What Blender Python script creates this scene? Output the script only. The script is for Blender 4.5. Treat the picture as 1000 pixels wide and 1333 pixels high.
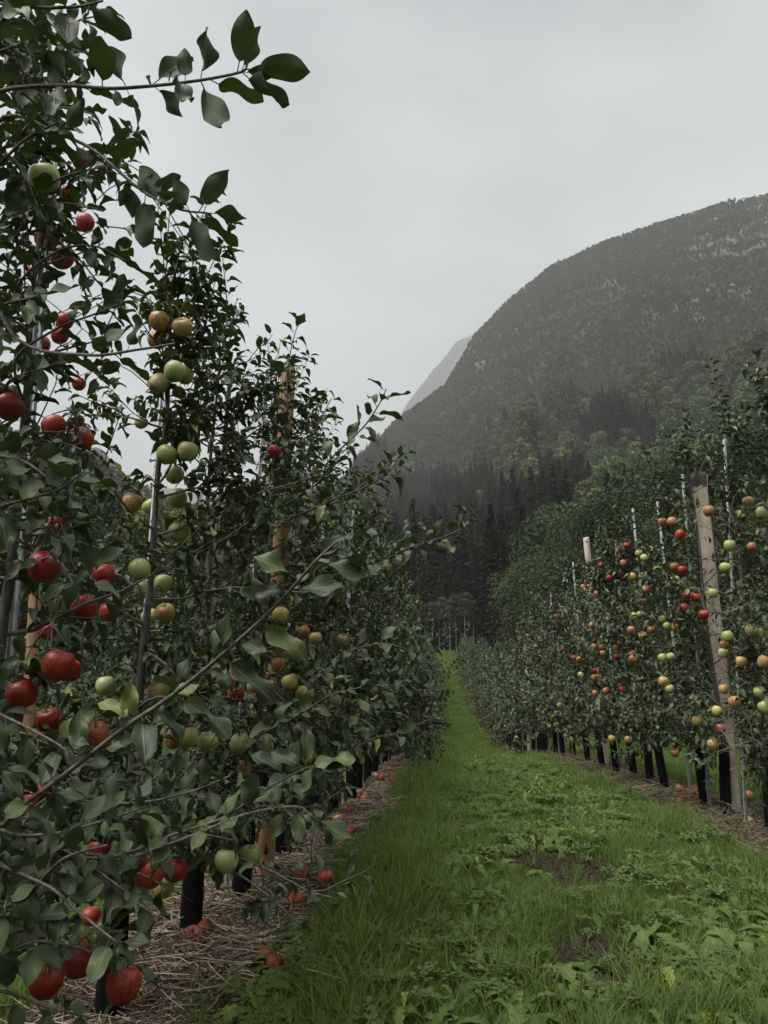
import bpy, math, random
import numpy as np
from mathutils import Matrix, Vector

for o in list(bpy.data.objects):
    bpy.data.objects.remove(o)
SC = bpy.context.scene
COL = SC.collection
R = math.radians
rng = np.random.default_rng(7)
random.seed(7)

# ------------------------------------------------------------------ camera, sky, sun, exposure
F, CX, CY, HOR = 970.0, 500.0, 666.5, 850.0        # photo pixels
PITCH = math.atan((HOR - CY) / F)
CAMZ = 1.3
S = CAMZ / 1.5
cam_d = bpy.data.cameras.new('camera')
cam = bpy.data.objects.new('camera', cam_d)
COL.objects.link(cam)
cam.location = (0, 0, CAMZ)
cam.rotation_euler = (math.pi / 2 + PITCH, 0, 0)
cam_d.sensor_fit = 'VERTICAL'
cam_d.sensor_height = 24.0
cam_d.lens = F / 1333.0 * 24.0
cam_d.clip_start = 0.05
cam_d.clip_end = 20000
SC.camera = cam

SUN_EL, SUN_AZ = 62.0, 238.0
world = bpy.data.worlds.new('World')
SC.world = world
world.use_nodes = True
wn, wl = world.node_tree.nodes, world.node_tree.links
wn.clear()
w_out = wn.new('ShaderNodeOutputWorld')
w_bg = wn.new('ShaderNodeBackground')
w_bg.inputs['Strength'].default_value = 0.057
sky = wn.new('ShaderNodeTexSky')
sky.sky_type = 'NISHITA'
sky.sun_disc = False
sky.sun_elevation = R(SUN_EL)
sky.sun_rotation = R(SUN_AZ)
sky.dust_density = 4.0
# thick even cloud layer over that sky: grey, with soft large scale mottling
w_tc = wn.new('ShaderNodeTexCoord')
w_map = wn.new('ShaderNodeMapping')
w_map.inputs['Scale'].default_value = (1.0, 1.0, 1.9)
w_noi = wn.new('ShaderNodeTexNoise')
w_noi.inputs['Scale'].default_value = 1.8
w_noi.inputs['Detail'].default_value = 4.0
w_noi.inputs['Roughness'].default_value = 0.5
w_rmp = wn.new('ShaderNodeValToRGB')
w_rmp.color_ramp.elements[0].position = 0.36
w_rmp.color_ramp.elements[0].color = (1.62, 1.80, 1.83, 1)
w_rmp.color_ramp.elements[1].position = 0.66
w_rmp.color_ramp.elements[1].color = (3.25, 3.46, 3.44, 1)
w_mix = wn.new('ShaderNodeMixRGB')
w_mix.inputs['Fac'].default_value = 0.93
wl.new(w_tc.outputs['Generated'], w_map.inputs['Vector'])
wl.new(w_map.outputs['Vector'], w_noi.inputs['Vector'])
wl.new(w_noi.outputs['Fac'], w_rmp.inputs['Fac'])
wl.new(sky.outputs['Color'], w_mix.inputs['Color1'])
wl.new(w_rmp.outputs['Color'], w_mix.inputs['Color2'])
wl.new(w_mix.outputs['Color'], w_bg.inputs['Color'])
wl.new(w_bg.outputs['Background'], w_out.inputs['Surface'])

sun_d = bpy.data.lights.new('sun', 'SUN')
sun_d.energy = 1.5
sun_d.angle = R(55)
sun_d.color = (1.0, 0.97, 0.93)
sun = bpy.data.objects.new('sun', sun_d)
COL.objects.link(sun)
_sd = Vector((math.sin(R(SUN_AZ)) * math.cos(R(SUN_EL)), math.cos(R(SUN_AZ)) * math.cos(R(SUN_EL)), math.sin(R(SUN_EL))))
sun.rotation_euler = (-_sd).to_track_quat('-Z', 'Y').to_euler()
sun.location = (0, 0, 60)

SC.view_settings.view_transform = 'Standard'
SC.view_settings.look = 'None'
SC.view_settings.exposure = 2.38
SC.view_settings.gamma = 1.0
SC.view_settings.use_curve_mapping = False
SC.render.engine = 'CYCLES'
SC.cycles.use_denoising = True
SC.cycles.max_bounces = 6
SC.cycles.diffuse_bounces = 1
SC.cycles.use_adaptive_sampling = True
SC.cycles.adaptive_threshold = 0.02
SC.cycles.glossy_bounces = 2
SC.cycles.transmission_bounces = 3
SC.cycles.volume_bounces = 0
SC.cycles.caustics_reflective = False
SC.cycles.caustics_refractive = False

# ------------------------------------------------------------------ projection helpers (photo pixel -> point)
_cp, _sp = math.cos(PITCH), math.sin(PITCH)

def P(px, py, d):
    """world point seen at photo pixel (px, py), d metres ahead of the camera on the ground plan"""
    u = (px - CX) / F
    v = (CY - py) / F
    y = _cp - v * _sp
    z = _sp + v * _cp
    k = d / y
    return np.array([u * k, d, CAMZ + z * k])

def proj(p):
    p = np.asarray(p, float)
    x, y, z = p[..., 0], p[..., 1], p[..., 2] - CAMZ
    dep = y * _cp + z * _sp
    up = -y * _sp + z * _cp
    dep = np.where(dep < 0.05, 0.05, dep)
    return CX + F * x / dep, CY - F * up / dep, dep

def smooth(t):
    t = np.clip(t, 0, 1)
    return t * t * (3 - 2 * t)

def h2(ix, iy, seed=0):
    n = (ix.astype(np.int64) * 374761393 + iy.astype(np.int64) * 668265263 + seed * 982451653) & 0xFFFFFFFF
    n = ((n ^ (n >> 13)) * 1274126177) & 0xFFFFFFFF
    n = n ^ (n >> 16)
    return (n & 0xFFFF) / 65535.0

def vnoise(x, y, seed=0):
    x = np.asarray(x, float); y = np.asarray(y, float)
    ix, iy = np.floor(x), np.floor(y)
    fx, fy = smooth(x - ix), smooth(y - iy)
    a = h2(ix, iy, seed); b = h2(ix + 1, iy, seed); c = h2(ix, iy + 1, seed); d = h2(ix + 1, iy + 1, seed)
    return (a + (b - a) * fx) * (1 - fy) + (c + (d - c) * fx) * fy

def fbm(x, y, seed=0, oct=4):
    s, a, t = 0, 0.5, 0
    for k in range(oct):
        s = s + a * vnoise(x * 2 ** k, y * 2 ** k, seed + k); t += a; a *= 0.5
    return s / t

# ------------------------------------------------------------------ terrain
_gy = np.linspace(-60, 400, 4601)
_gz = np.interp(_gy, np.array([-60, 0, 6, 8, 10, 14, 17, 20, 25, 30, 40, 60, 85, 110, 145, 200, 400]) * S,
                -np.array([1.2, 1.5, 1.5, 1.55, 1.65, 1.92, 2.25, 2.6, 3.08, 3.3, 3.15, 2.5, 1.85, 0.7, -0.6, -2, -3]) * S) + CAMZ
_k = np.exp(-np.linspace(-2, 2, 31) ** 2); _k /= _k.sum()
_gz = np.convolve(np.pad(_gz, 15, mode='edge'), _k, mode='valid')

def phi_px(px):
    return math.degrees(math.atan2((px - CX) / F, 1.018))

def tan_px(px, py):
    p = P(px, py, 1.0); r = math.hypot(p[0], p[1])
    return (p[2] - CAMZ) / r

_sk = [(-300, 470, 420, 60), (-100, 540, 420, 60), (0, 566, 400, 60), (60, 580, 400, 60), (110, 600, 420, 62), (160, 635, 450, 65),
       (250, 668, 560, 70), (330, 670, 700, 90), (420, 645, 850, 118), (465, 607, 900, 122), (511, 553, 1000, 122), (584, 503, 1080, 122), (605, 473, 1100, 120),
       (625, 440, 1120, 115), (678, 390, 1130, 105), (740, 344, 1130, 85), (818, 310, 1120, 70), (896, 284, 1100, 60), (1000, 250, 1080, 52),
       (1250, 190, 1050, 45), (1600, 180, 1000, 40)]
_phi = np.array([-180, -120, -70] + [phi_px(a[0]) for a in _sk] + [75, 120, 180])
_e = np.array([0.15, 0.2, 0.3] + [tan_px(a[0], a[1]) for a in _sk] + [0.6, 0.3, 0.15])
_D = np.array([1200., 900, 500] + [a[2] for a in _sk] + [900, 1000, 1200])
_d0 = np.array([120., 100, 70] + [a[3] for a in _sk] + [50, 80, 120])

def hills(x, y):
    r = np.hypot(x, y); ph = np.degrees(np.arctan2(x, y))
    e = np.interp(ph, _phi, _e); D = np.interp(ph, _phi, _D); d0 = np.interp(ph, _phi, _d0)
    return r, ph, e, D, d0

def ground_z(x, y, rough=True):
    x = np.asarray(x, float); y = np.asarray(y, float)
    r, ph, e, D, d0 = hills(x, y)
    zb = np.interp(y, _gy, _gz)
    # gentle crossfall far from the rows
    zb = zb + 0.02 * np.clip(np.abs(x) - 12, 0, 60)
    if rough:
        near = 1 - smooth((r - 30) / 60)
        zb = zb + near * (0.05 * (fbm(x * 0.9, y * 0.9, 3, 3) - 0.5) + 0.03 * (vnoise(x * 4, y * 4, 9) - 0.5))
    s = np.clip((r - d0) / (D - d0), 0, 1)
    t = e * s ** 0.62
    zh = CAMZ + r * t
    rug = (fbm(x / 90, y / 90, 21, 5) - 0.5) * 60 * smooth(s * 1.5) * (1 - 0.96 * smooth((s - 0.6) / 0.35))
    zh = zh + rug * np.clip(e * 2, 0, 1)
    gul = 1 - np.abs(2 * fbm(ph / 3.2 + r / 900, r / 420, 55, 3) - 1)
    zh = zh - 46 * (gul - 0.6) * smooth((s - 0.12) * 4) * (1 - smooth((s - 0.62) / 0.3)) * np.clip(e * 2, 0, 1)
    # cliff ledges high up
    led = fbm(x / 140, y / 140, 77, 3) * 3 + (zh / 55.0)
    zh = zh + 9 * smooth((led - np.floor(led) - 0.35) * 4) * smooth((s - 0.45) * 3) * (1 - smooth((s - 0.8) / 0.15))
    w = smooth((r - d0) / 25)
    z = zb * (1 - w) + np.maximum(zh, zb * 0.3 + zh * 0.7) * w
    # beyond the skyline the land falls back
    b = np.clip((r - D) / 900, 0, 1)
    ztop = CAMZ + D * e
    z = np.where(r > D, ztop * (1 - 0.75 * smooth(b)) + rug * (1 - b), z)
    # a farther shoulder, mostly lost in the mist
    
    q = np.degrees(np.arctan2(x, y))
    top = np.interp(q, [phi_px(a) for a in (440, 515, 540, 572, 602, 630, 750, 1100)],
                    [tan_px(a, b_) for a, b_ in ((440, 645), (515, 556), (540, 522), (572, 484), (602, 450), (630, 440), (750, 470), (1100, 600))])
    far = CAMZ + 4200 * top * np.exp(-((r - 4200) / 700.0) ** 2) + 30 * (fbm(x / 120, y / 120, 5, 4) - 0.5)
    z = np.where(r > 1500, np.maximum(z, far), z)
    # blue far peak to the left
    axl = phi_px(105)
    pk = 1500 * (tan_px(105, 582)) * np.exp(-((q - axl) / 4.5) ** 2) * np.exp(-((r - 1500) / 260.0) ** 2)
    z = np.where(r > 900, np.maximum(z, CAMZ + pk), z)
    return z

def gz(x, y):
    return float(ground_z(np.array([x]), np.array([y]))[0])

def ground_hit(px, py):
    lo = 0.5
    d = np.concatenate([np.arange(0.8, 30, 0.01), np.arange(30, 400, 0.25)])
    u = (px - CX) / F; v = (CY - py) / F
    y = _cp - v * _sp; z = _sp + v * _cp
    X, Z = u / y * d, CAMZ + z / y * d
    g = ground_z(X, d)
    i = int(np.argmax(Z <= g))
    return np.array([X[i], d[i], g[i]])

# row centre lines (metres ahead -> metres right of the camera)
def xL(d):
    return np.interp(d, np.array([-4, 0, 2.4, 4, 4.6, 5.4, 8.6, 14, 27, 60, 90, 140]) * S,
                     np.array([-1.8, -1.5, -1.22, -1.0, -0.87, -0.76, -0.36, 0.1, 0.95, 3.3, 5.6, 9.5]) * S)

def xR(d):
    return np.interp(d, np.array([-4, 0, 6.4, 9, 12, 16.4, 20, 25.5, 40, 60, 90, 140]) * S,
                     np.array([3.0, 3.05, 3.21, 3.32, 3.43, 3.62, 3.85, 4.25, 5.25, 6.7, 9.1, 13]) * S)

ROW_END = 80 * S

# ------------------------------------------------------------------ materials
def mat(name):
    m = bpy.data.materials.new(name); m.use_nodes = True
    nt = m.node_tree; nt.nodes.clear()
    return m, nt.nodes, nt.links

def N(ns, t, **kw):
    n = ns.new(t)
    for k, v in kw.items():
        if k.startswith('i_'):
            n.inputs[k[2:].replace('_', ' ')].default_value = v
        else:
            setattr(n, k, v)
    return n

def ramp(ns, stops):
    r = ns.new('ShaderNodeValToRGB'); cr = r.color_ramp
    while len(cr.elements) > 1:
        cr.elements.remove(cr.elements[0])
    for i, (p, c) in enumerate(stops):
        e = cr.elements[0] if i == 0 else cr.elements.new(p)
        e.position = p; e.color = (c[0], c[1], c[2], 1)
    return r

def principled(ns, ls, color=None, rough=0.6, spec=0.5):
    b = ns.new('ShaderNodeBsdfPrincipled'); o = ns.new('ShaderNodeOutputMaterial')
    b.inputs['Roughness'].default_value = rough
    b.inputs['Specular IOR Level'].default_value = spec
    if color is not None:
        if isinstance(color, tuple): b.inputs['Base Color'].default_value = (*color, 1)
        else: ls.new(color, b.inputs['Base Color'])
    ls.new(b.outputs[0], o.inputs['Surface'])
    return b, o

def leaf_material(name, top_a, top_b, under, transl=0.25, veins=True, rough=0.37, spec=0.42):
    m, n, l = mat(name)
    at = N(n, 'ShaderNodeAttribute', attribute_name='rnd')
    oi = n.new('ShaderNodeObjectInfo')
    add = N(n, 'ShaderNodeMath', operation='ADD'); fr = N(n, 'ShaderNodeMath', operation='FRACT')
    l.new(at.outputs['Fac'], add.inputs[0]); l.new(oi.outputs['Random'], add.inputs[1]); l.new(add.outputs[0], fr.inputs[0])
    r = ramp(n, [(0, top_a), (0.55, tuple((a + b) / 2 for a, b in zip(top_a, top_b))), (0.93, top_b), (1.0, (top_b[0] * 2.2, top_b[1] * 1.7, top_b[2] * 1.2))])
    l.new(fr.outputs[0], r.inputs['Fac'])
    col = r.outputs['Color']
    uv = N(n, 'ShaderNodeUVMap'); sep = n.new('ShaderNodeSeparateXYZ'); l.new(uv.outputs[0], sep.inputs[0])
    # midrib and side veins
    ab = N(n, 'ShaderNodeMath', operation='SUBTRACT'); ab.inputs[1].default_value = 0.5; l.new(sep.outputs['X'], ab.inputs[0])
    aa = N(n, 'ShaderNodeMath', operation='ABSOLUTE'); l.new(ab.outputs[0], aa.inputs[0])
    mid = N(n, 'ShaderNodeMapRange'); l.new(aa.outputs[0], mid.inputs['Value'])
    mid.inputs['From Min'].default_value = 0.0; mid.inputs['From Max'].default_value = 0.05; mid.inputs['To Min'].default_value = 1; mid.inputs['To Max'].default_value = 0
    vv = N(n, 'ShaderNodeMath', operation='MULTIPLY_ADD'); l.new(aa.outputs[0], vv.inputs[0]); vv.inputs[1].default_value = -0.75; l.new(sep.outputs['Y'], vv.inputs[2])
    vm = N(n, 'ShaderNodeMath', operation='MULTIPLY'); l.new(vv.outputs[0], vm.inputs[0]); vm.inputs[1].default_value = 50.0
    vs = N(n, 'ShaderNodeMath', operation='SINE'); l.new(vm.outputs[0], vs.inputs[0])
    vp = N(n, 'ShaderNodeMapRange'); l.new(vs.outputs[0], vp.inputs['Value'])
    vp.inputs['From Min'].default_value = 0.75; vp.inputs['From Max'].default_value = 1.0; vp.inputs['To Min'].default_value = 0; vp.inputs['To Max'].default_value = 0.35
    mx = N(n, 'ShaderNodeMath', operation='MAXIMUM'); l.new(mid.outputs[0], mx.inputs[0]); l.new(vp.outputs[0], mx.inputs[1])
    vmix = n.new('ShaderNodeMixRGB'); l.new(col, vmix.inputs['Color1']); vmix.inputs['Color2'].default_value = (top_b[0] * 2.0, top_b[1] * 1.8, top_b[2] * 1.7, 1)
    sc = N(n, 'ShaderNodeMath', operation='MULTIPLY'); l.new(mx.outputs[0], sc.inputs[0]); sc.inputs[1].default_value = 0.5 if veins else 0.15
    l.new(sc.outputs[0], vmix.inputs['Fac'])
    # blotches
    tc = n.new('ShaderNodeTexCoord')
    no = N(n, 'ShaderNodeTexNoise', i_Scale=30.0 if veins else 3.0, i_Detail=3.0); l.new(tc.outputs['Object'], no.inputs['Vector'])
    bm_ = N(n, 'ShaderNodeMapRange'); l.new(no.outputs['Fac'], bm_.inputs['Value']); bm_.inputs['To Min'].default_value = 0.65; bm_.inputs['To Max'].default_value = 1.35
    hv = n.new('ShaderNodeHueSaturation'); l.new(vmix.outputs['Color'], hv.inputs['Color']); l.new(bm_.outputs[0], hv.inputs['Value'])
    geo = n.new('ShaderNodeNewGeometry')
    um = n.new('ShaderNodeMixRGB'); l.new(geo.outputs['Backfacing'], um.inputs['Fac']); l.new(hv.outputs['Color'], um.inputs['Color1']); um.inputs['Color2'].default_value = (*under, 1)
    b = n.new('ShaderNodeBsdfPrincipled'); l.new(um.outputs['Color'], b.inputs['Base Color'])
    ro = N(n, 'ShaderNodeMapRange'); l.new(geo.outputs['Backfacing'], ro.inputs['Value']); ro.inputs['To Min'].default_value = rough; ro.inputs['To Max'].default_value = 0.8
    l.new(ro.outputs[0], b.inputs['Roughness']); b.inputs['Specular IOR Level'].default_value = spec
    bp = N(n, 'ShaderNodeBump', i_Strength=0.35, i_Distance=0.002); l.new(mx.outputs[0], bp.inputs['Height']); l.new(bp.outputs[0], b.inputs['Normal'])
    tr = n.new('ShaderNodeBsdfTranslucent'); tr.inputs['Color'].default_value = (top_b[0] * 2.0, top_b[1] * 2.4, top_b[2] * 0.9, 1)
    mixs = N(n, 'ShaderNodeMixShader'); mixs.inputs[0].default_value = transl
    o = n.new('ShaderNodeOutputMaterial')
    l.new(b.outputs[0], mixs.inputs[1]); l.new(tr.outputs[0], mixs.inputs[2]); l.new(mixs.outputs[0], o.inputs['Surface'])
    return m

M_LEAF = leaf_material('apple_leaf', (0.024, 0.037, 0.016), (0.100, 0.128, 0.056), (0.100, 0.120, 0.075), 0.045, rough=0.42, spec=0.32)
M_BLADE = leaf_material('grass_blade', (0.062, 0.104, 0.024), (0.138, 0.192, 0.056), (0.12, 0.17, 0.05), 0.25, veins=False, rough=0.65, spec=0.2)
M_WEED = leaf_material('weed_leaf', (0.066, 0.112, 0.030), (0.140, 0.195, 0.062), (0.12, 0.165, 0.065), 0.22, veins=True, rough=0.7, spec=0.1)

def simple_noise_mat(name, c1, c2, scale=8, rough=0.8, stretch=(1, 1, 1), bump=0.2, spec=0.3, detail=6, dist=0.01, mid=(0.35, 0.7)):
    m, n, l = mat(name)
    tc = n.new('ShaderNodeTexCoord'); mp = n.new('ShaderNodeMapping'); mp.inputs['Scale'].default_value = stretch
    l.new(tc.outputs['Object'], mp.inputs['Vector'])
    no = N(n, 'ShaderNodeTexNoise', i_Scale=scale, i_Detail=detail, i_Roughness=0.65); l.new(mp.outputs[0], no.inputs['Vector'])
    r = ramp(n, [(mid[0], c1), (mid[1], c2)]); l.new(no.outputs['Fac'], r.inputs['Fac'])
    b, o = principled(n, l, r.outputs['Color'], rough, spec)
    bp = N(n, 'ShaderNodeBump', i_Strength=bump, i_Distance=dist); l.new(no.outputs['Fac'], bp.inputs['Height']); l.new(bp.outputs[0], b.inputs['Normal'])
    return m

M_BARK = simple_noise_mat('apple_bark', (0.075, 0.065, 0.055), (0.20, 0.18, 0.155), 60, 0.85, (1, 1, 0.3), 0.4)
M_TWIG = simple_noise_mat('twig_bark', (0.085, 0.075, 0.062), (0.24, 0.22, 0.19), 70, 0.8, (1, 1, 1), 0.2)
M_GUARD = simple_noise_mat('black_plastic', (0.004, 0.004, 0.004), (0.014, 0.013, 0.012), 25, 0.8, (1, 1, 0.15), 0.2, 0.15)
M_STRAW = None

def straw_mat():
    m, n, l = mat('dry_straw')
    oi = n.new('ShaderNodeObjectInfo'); at = N(n, 'ShaderNodeAttribute', attribute_name='rnd')
    ad = N(n, 'ShaderNodeMath', operation='ADD'); fr = N(n, 'ShaderNodeMath', operation='FRACT')
    l.new(oi.outputs['Random'], ad.inputs[0]); l.new(at.outputs['Fac'], ad.inputs[1]); l.new(ad.outputs[0], fr.inputs[0])
    r = ramp(n, [(0, (0.060, 0.036, 0.024)), (0.45, (0.14, 0.095, 0.068)), (0.75, (0.33, 0.26, 0.18)), (1, (0.52, 0.44, 0.34))])
    l.new(fr.outputs[0], r.inputs['Fac'])
    principled(n, l, r.outputs['Color'], 0.7, 0.3)
    return m
M_STRAW = straw_mat()

def wood_mat(name, c1, c2, c3):
    m, n, l = mat(name)
    tc = n.new('ShaderNodeTexCoord'); mp = n.new('ShaderNodeMapping'); mp.inputs['Scale'].default_value = (14, 14, 0.9)
    l.new(tc.outputs['Object'], mp.inputs['Vector'])
    no = N(n, 'ShaderNodeTexNoise', i_Scale=3.0, i_Detail=8.0, i_Roughness=0.7, i_Distortion=0.6); l.new(mp.outputs[0], no.inputs['Vector'])
    r = ramp(n, [(0.25, c1), (0.5, c2), (0.75, c3)]); l.new(no.outputs['Fac'], r.inputs['Fac'])
    n2 = N(n, 'ShaderNodeTexNoise', i_Scale=3.5, i_Detail=4.0); l.new(tc.outputs['Object'], n2.inputs['Vector'])
    r2 = ramp(n, [(0.35, (0.75, 0.72, 0.69)), (0.6, (1, 1, 1))]); l.new(n2.outputs['Fac'], r2.inputs['Fac'])
    mx = N(n, 'ShaderNodeMixRGB', blend_type='MULTIPLY'); mx.inputs['Fac'].default_value = 1
    l.new(r.outputs['Color'], mx.inputs['Color1']); l.new(r2.outputs['Color'], mx.inputs['Color2'])
    b, o = principled(n, l, mx.outputs['Color'], 0.8, 0.25)
    bp = N(n, 'ShaderNodeBump', i_Strength=0.5, i_Distance=0.004); l.new(no.outputs['Fac'], bp.inputs['Height']); l.new(bp.outputs[0], b.inputs['Normal'])
    return m
M_POST_O = wood_mat('treated_wood', (0.28, 0.155, 0.080), (0.44, 0.265, 0.145), (0.54, 0.35, 0.21))
M_POST_P = wood_mat('pale_split_wood', (0.50, 0.42, 0.31), (0.70, 0.61, 0.48), (0.82, 0.75, 0.63))
M_KNOT = simple_noise_mat('dark_knot', (0.02, 0.013, 0.009), (0.07, 0.045, 0.03), 40, 0.9)
M_DARKWOOD = simple_noise_mat('wet_end_grain', (0.05, 0.045, 0.04), (0.17, 0.15, 0.125), 30, 0.9)

def steel_mat():
    m, n, l = mat('galvanised_steel')
    tc = n.new('ShaderNodeTexCoord')
    no = N(n, 'ShaderNodeTexNoise', i_Scale=26.0, i_Detail=5.0); l.new(tc.outputs['Object'], no.inputs['Vector'])
    r = ramp(n, [(0.3, (0.20, 0.21, 0.22)), (0.7, (0.38, 0.40, 0.41))]); l.new(no.outputs['Fac'], r.inputs['Fac'])
    b, o = principled(n, l, r.outputs['Color'], 0.45, 0.5)
    b.inputs['Metallic'].default_value = 0.12
    return m
M_STEEL = steel_mat()

def apple_mat(name, skin_a, skin_b, streak, blush_amt, streak_amt):
    m, n, l = mat(name)
    tc = n.new('ShaderNodeTexCoord'); oi = n.new('ShaderNodeObjectInfo')
    sh = N(n, 'ShaderNodeVectorMath', operation='MULTIPLY_ADD'); l.new(oi.outputs['Random'], sh.inputs[0]); sh.inputs[1].default_value = (17, 29, 11); l.new(tc.outputs['Object'], sh.inputs[2])
    no = N(n, 'ShaderNodeTexNoise', i_Scale=11.0, i_Detail=3.0); l.new(sh.outputs[0], no.inputs['Vector'])
    mp = n.new('ShaderNodeMapping'); mp.inputs['Scale'].default_value = (1, 1, 0.16); l.new(sh.outputs[0], mp.inputs['Vector'])
    st = N(n, 'ShaderNodeTexNoise', i_Scale=120.0, i_Detail=3.0); l.new(mp.outputs[0], st.inputs['Vector'])
    r = ramp(n, [(0.36, skin_a), (0.64, skin_b)]); l.new(no.outputs['Fac'], r.inputs['Fac'])
    # blush on one side, which side depends on the apple
    lo = N(n, 'ShaderNodeTexNoise', i_Scale=7.0, i_Detail=1.0); l.new(sh.outputs[0], lo.inputs['Vector'])
    bl = N(n, 'ShaderNodeMapRange'); l.new(lo.outputs['Fac'], bl.inputs['Value'])
    bl.inputs['From Min'].default_value = 0.62 - 0.3 * blush_amt; bl.inputs['From Max'].default_value = 0.80 - 0.3 * blush_amt
    ss = N(n, 'ShaderNodeMapRange'); l.new(st.outputs['Fac'], ss.inputs['Value']); ss.inputs['From Min'].default_value = 0.42; ss.inputs['From Max'].default_value = 0.62
    ss.inputs['To Min'].default_value = 1 - streak_amt; ss.inputs['To Max'].default_value = 1.0
    mu = N(n, 'ShaderNodeMath', operation='MULTIPLY'); l.new(bl.outputs[0], mu.inputs[0]); l.new(ss.outputs[0], mu.inputs[1])
    mx = n.new('ShaderNodeMixRGB'); l.new(mu.outputs[0], mx.inputs['Fac']); l.new(r.outputs['Color'], mx.inputs['Color1']); mx.inputs['Color2'].default_value = (*streak, 1)
    # greenish stem hollow
    ln = N(n, 'ShaderNodeSeparateXYZ'); l.new(tc.outputs['Object'], ln.inputs[0])
    ll = N(n, 'ShaderNodeCombineXYZ'); l.new(ln.outputs['X'], ll.inputs['X']); l.new(ln.outputs['Y'], ll.inputs['Y'])
    le = N(n, 'ShaderNodeVectorMath', operation='LENGTH'); l.new(ll.outputs[0], le.inputs[0])
    hr = N(n, 'ShaderNodeMapRange'); l.new(le.outputs['Value'], hr.inputs['Value']); hr.inputs['From Min'].default_value = 0.006; hr.inputs['From Max'].default_value = 0.024; hr.inputs['To Min'].default_value = 0.8; hr.inputs['To Max'].default_value = 0
    mh = n.new('ShaderNodeMixRGB'); l.new(hr.outputs[0], mh.inputs['Fac']); l.new(mx.outputs['Color'], mh.inputs['Color1']); mh.inputs['Color2'].default_value = (0.26, 0.24, 0.07, 1); mx = mh
    # pale lenticels
    vo = N(n, 'ShaderNodeTexVoronoi', i_Scale=170.0); l.new(tc.outputs['Object'], vo.inputs['Vector'])
    vd = N(n, 'ShaderNodeMapRange'); l.new(vo.outputs['Distance'], vd.inputs['Value']); vd.inputs['From Min'].default_value = 0.10; vd.inputs['From Max'].default_value = 0.2; vd.inputs['To Min'].default_value = 0.35; vd.inputs['To Max'].default_value = 0
    mx2 = n.new('ShaderNodeMixRGB'); l.new(vd.outputs[0], mx2.inputs['Fac']); l.new(mx.outputs['Color'], mx2.inputs['Color1']); mx2.inputs['Color2'].default_value = (0.5, 0.4, 0.25, 1)
    b, o = principled(n, l, mx2.outputs['Color'], 0.34, 0.5)
    return m
M_APPLE = {
    'red': apple_mat('red_apple_skin', (0.38, 0.032, 0.024), (0.52, 0.085, 0.038), (0.26, 0.013, 0.014), 0.95, 0.5),
    'striped': apple_mat('striped_apple_skin', (0.46, 0.20, 0.07), (0.42, 0.09, 0.04), (0.33, 0.025, 0.018), 1.2, 1.0),
    'green': apple_mat('green_apple_skin', (0.33, 0.39, 0.13), (0.45, 0.48, 0.20), (0.48, 0.27, 0.13), 0.2, 0.6),
    'blush': apple_mat('blushed_apple_skin', (0.46, 0.42, 0.14), (0.53, 0.45, 0.18), (0.42, 0.10, 0.045), 0.8, 0.7),
    'orange': apple_mat('orange_red_apple_skin', (0.44, 0.26, 0.12), (0.42, 0.17, 0.09), (0.36, 0.07, 0.042), 0.8, 0.7),
    'yellow': apple_mat('yellow_apple_skin', (0.44, 0.36, 0.10), (0.48, 0.40, 0.14), (0.42, 0.22, 0.08), 0.2, 0.5),
}
M_ROT = simple_noise_mat('rotting_apple_skin', (0.10, 0.035, 0.018), (0.30, 0.07, 0.035), 30, 0.6)
M_STEM = simple_noise_mat('apple_stem_bark', (0.05, 0.04, 0.02), (0.13, 0.11, 0.06), 60, 0.8)

def crown_material(name, a, b_, c, transl=0.2):
    m, n, l = mat(name)
    oi = n.new('ShaderNodeObjectInfo'); at = N(n, 'ShaderNodeAttribute', attribute_name='rnd')
    r = ramp(n, [(0, a), (0.5, b_), (1, c)]); l.new(oi.outputs['Random'], r.inputs['Fac'])
    mr = N(n, 'ShaderNodeMapRange'); l.new(at.outputs['Fac'], mr.inputs['Value']); mr.inputs['To Min'].default_value = 0.6; mr.inputs['To Max'].default_value = 1.4
    hv = n.new('ShaderNodeHueSaturation'); l.new(r.outputs['Color'], hv.inputs['Color']); l.new(mr.outputs[0], hv.inputs['Value'])
    b = n.new('ShaderNodeBsdfPrincipled'); b.inputs['Roughness'].default_value = 0.75; b.inputs['Specular IOR Level'].default_value = 0.15
    l.new(hv.outputs['Color'], b.inputs['Base Color'])
    tr = n.new('ShaderNodeBsdfTranslucent'); l.new(hv.outputs['Color'], tr.inputs['Color'])
    mx = N(n, 'ShaderNodeMixShader'); mx.inputs[0].default_value = transl
    o = n.new('ShaderNodeOutputMaterial'); l.new(b.outputs[0], mx.inputs[1]); l.new(tr.outputs[0], mx.inputs[2]); l.new(mx.outputs[0], o.inputs['Surface'])
    return m
M_CROWN = crown_material('broadleaf_crown', (0.032, 0.048, 0.019), (0.068, 0.094, 0.035), (0.130, 0.155, 0.060))
M_CROWN_NEAR = crown_material('edge_tree_crown', (0.030, 0.046, 0.018), (0.048, 0.068, 0.025), (0.075, 0.098, 0.036))
M_CROWN_HI = crown_material('thin_upland_crown', (0.050, 0.060, 0.034), (0.075, 0.084, 0.048), (0.108, 0.115, 0.070))
M_SPRUCE = crown_material('spruce_needles', (0.014, 0.018, 0.011), (0.022, 0.028, 0.016), (0.034, 0.040, 0.022), 0.1)
M_TRUNK = simple_noise_mat('forest_trunk', (0.05, 0.042, 0.034), (0.13, 0.115, 0.095), 6, 0.9)
M_BIRCH = simple_noise_mat('birch_bark', (0.10, 0.095, 0.085), (0.42, 0.40, 0.37), 3, 0.8, (1, 1, 3.0))

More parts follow.
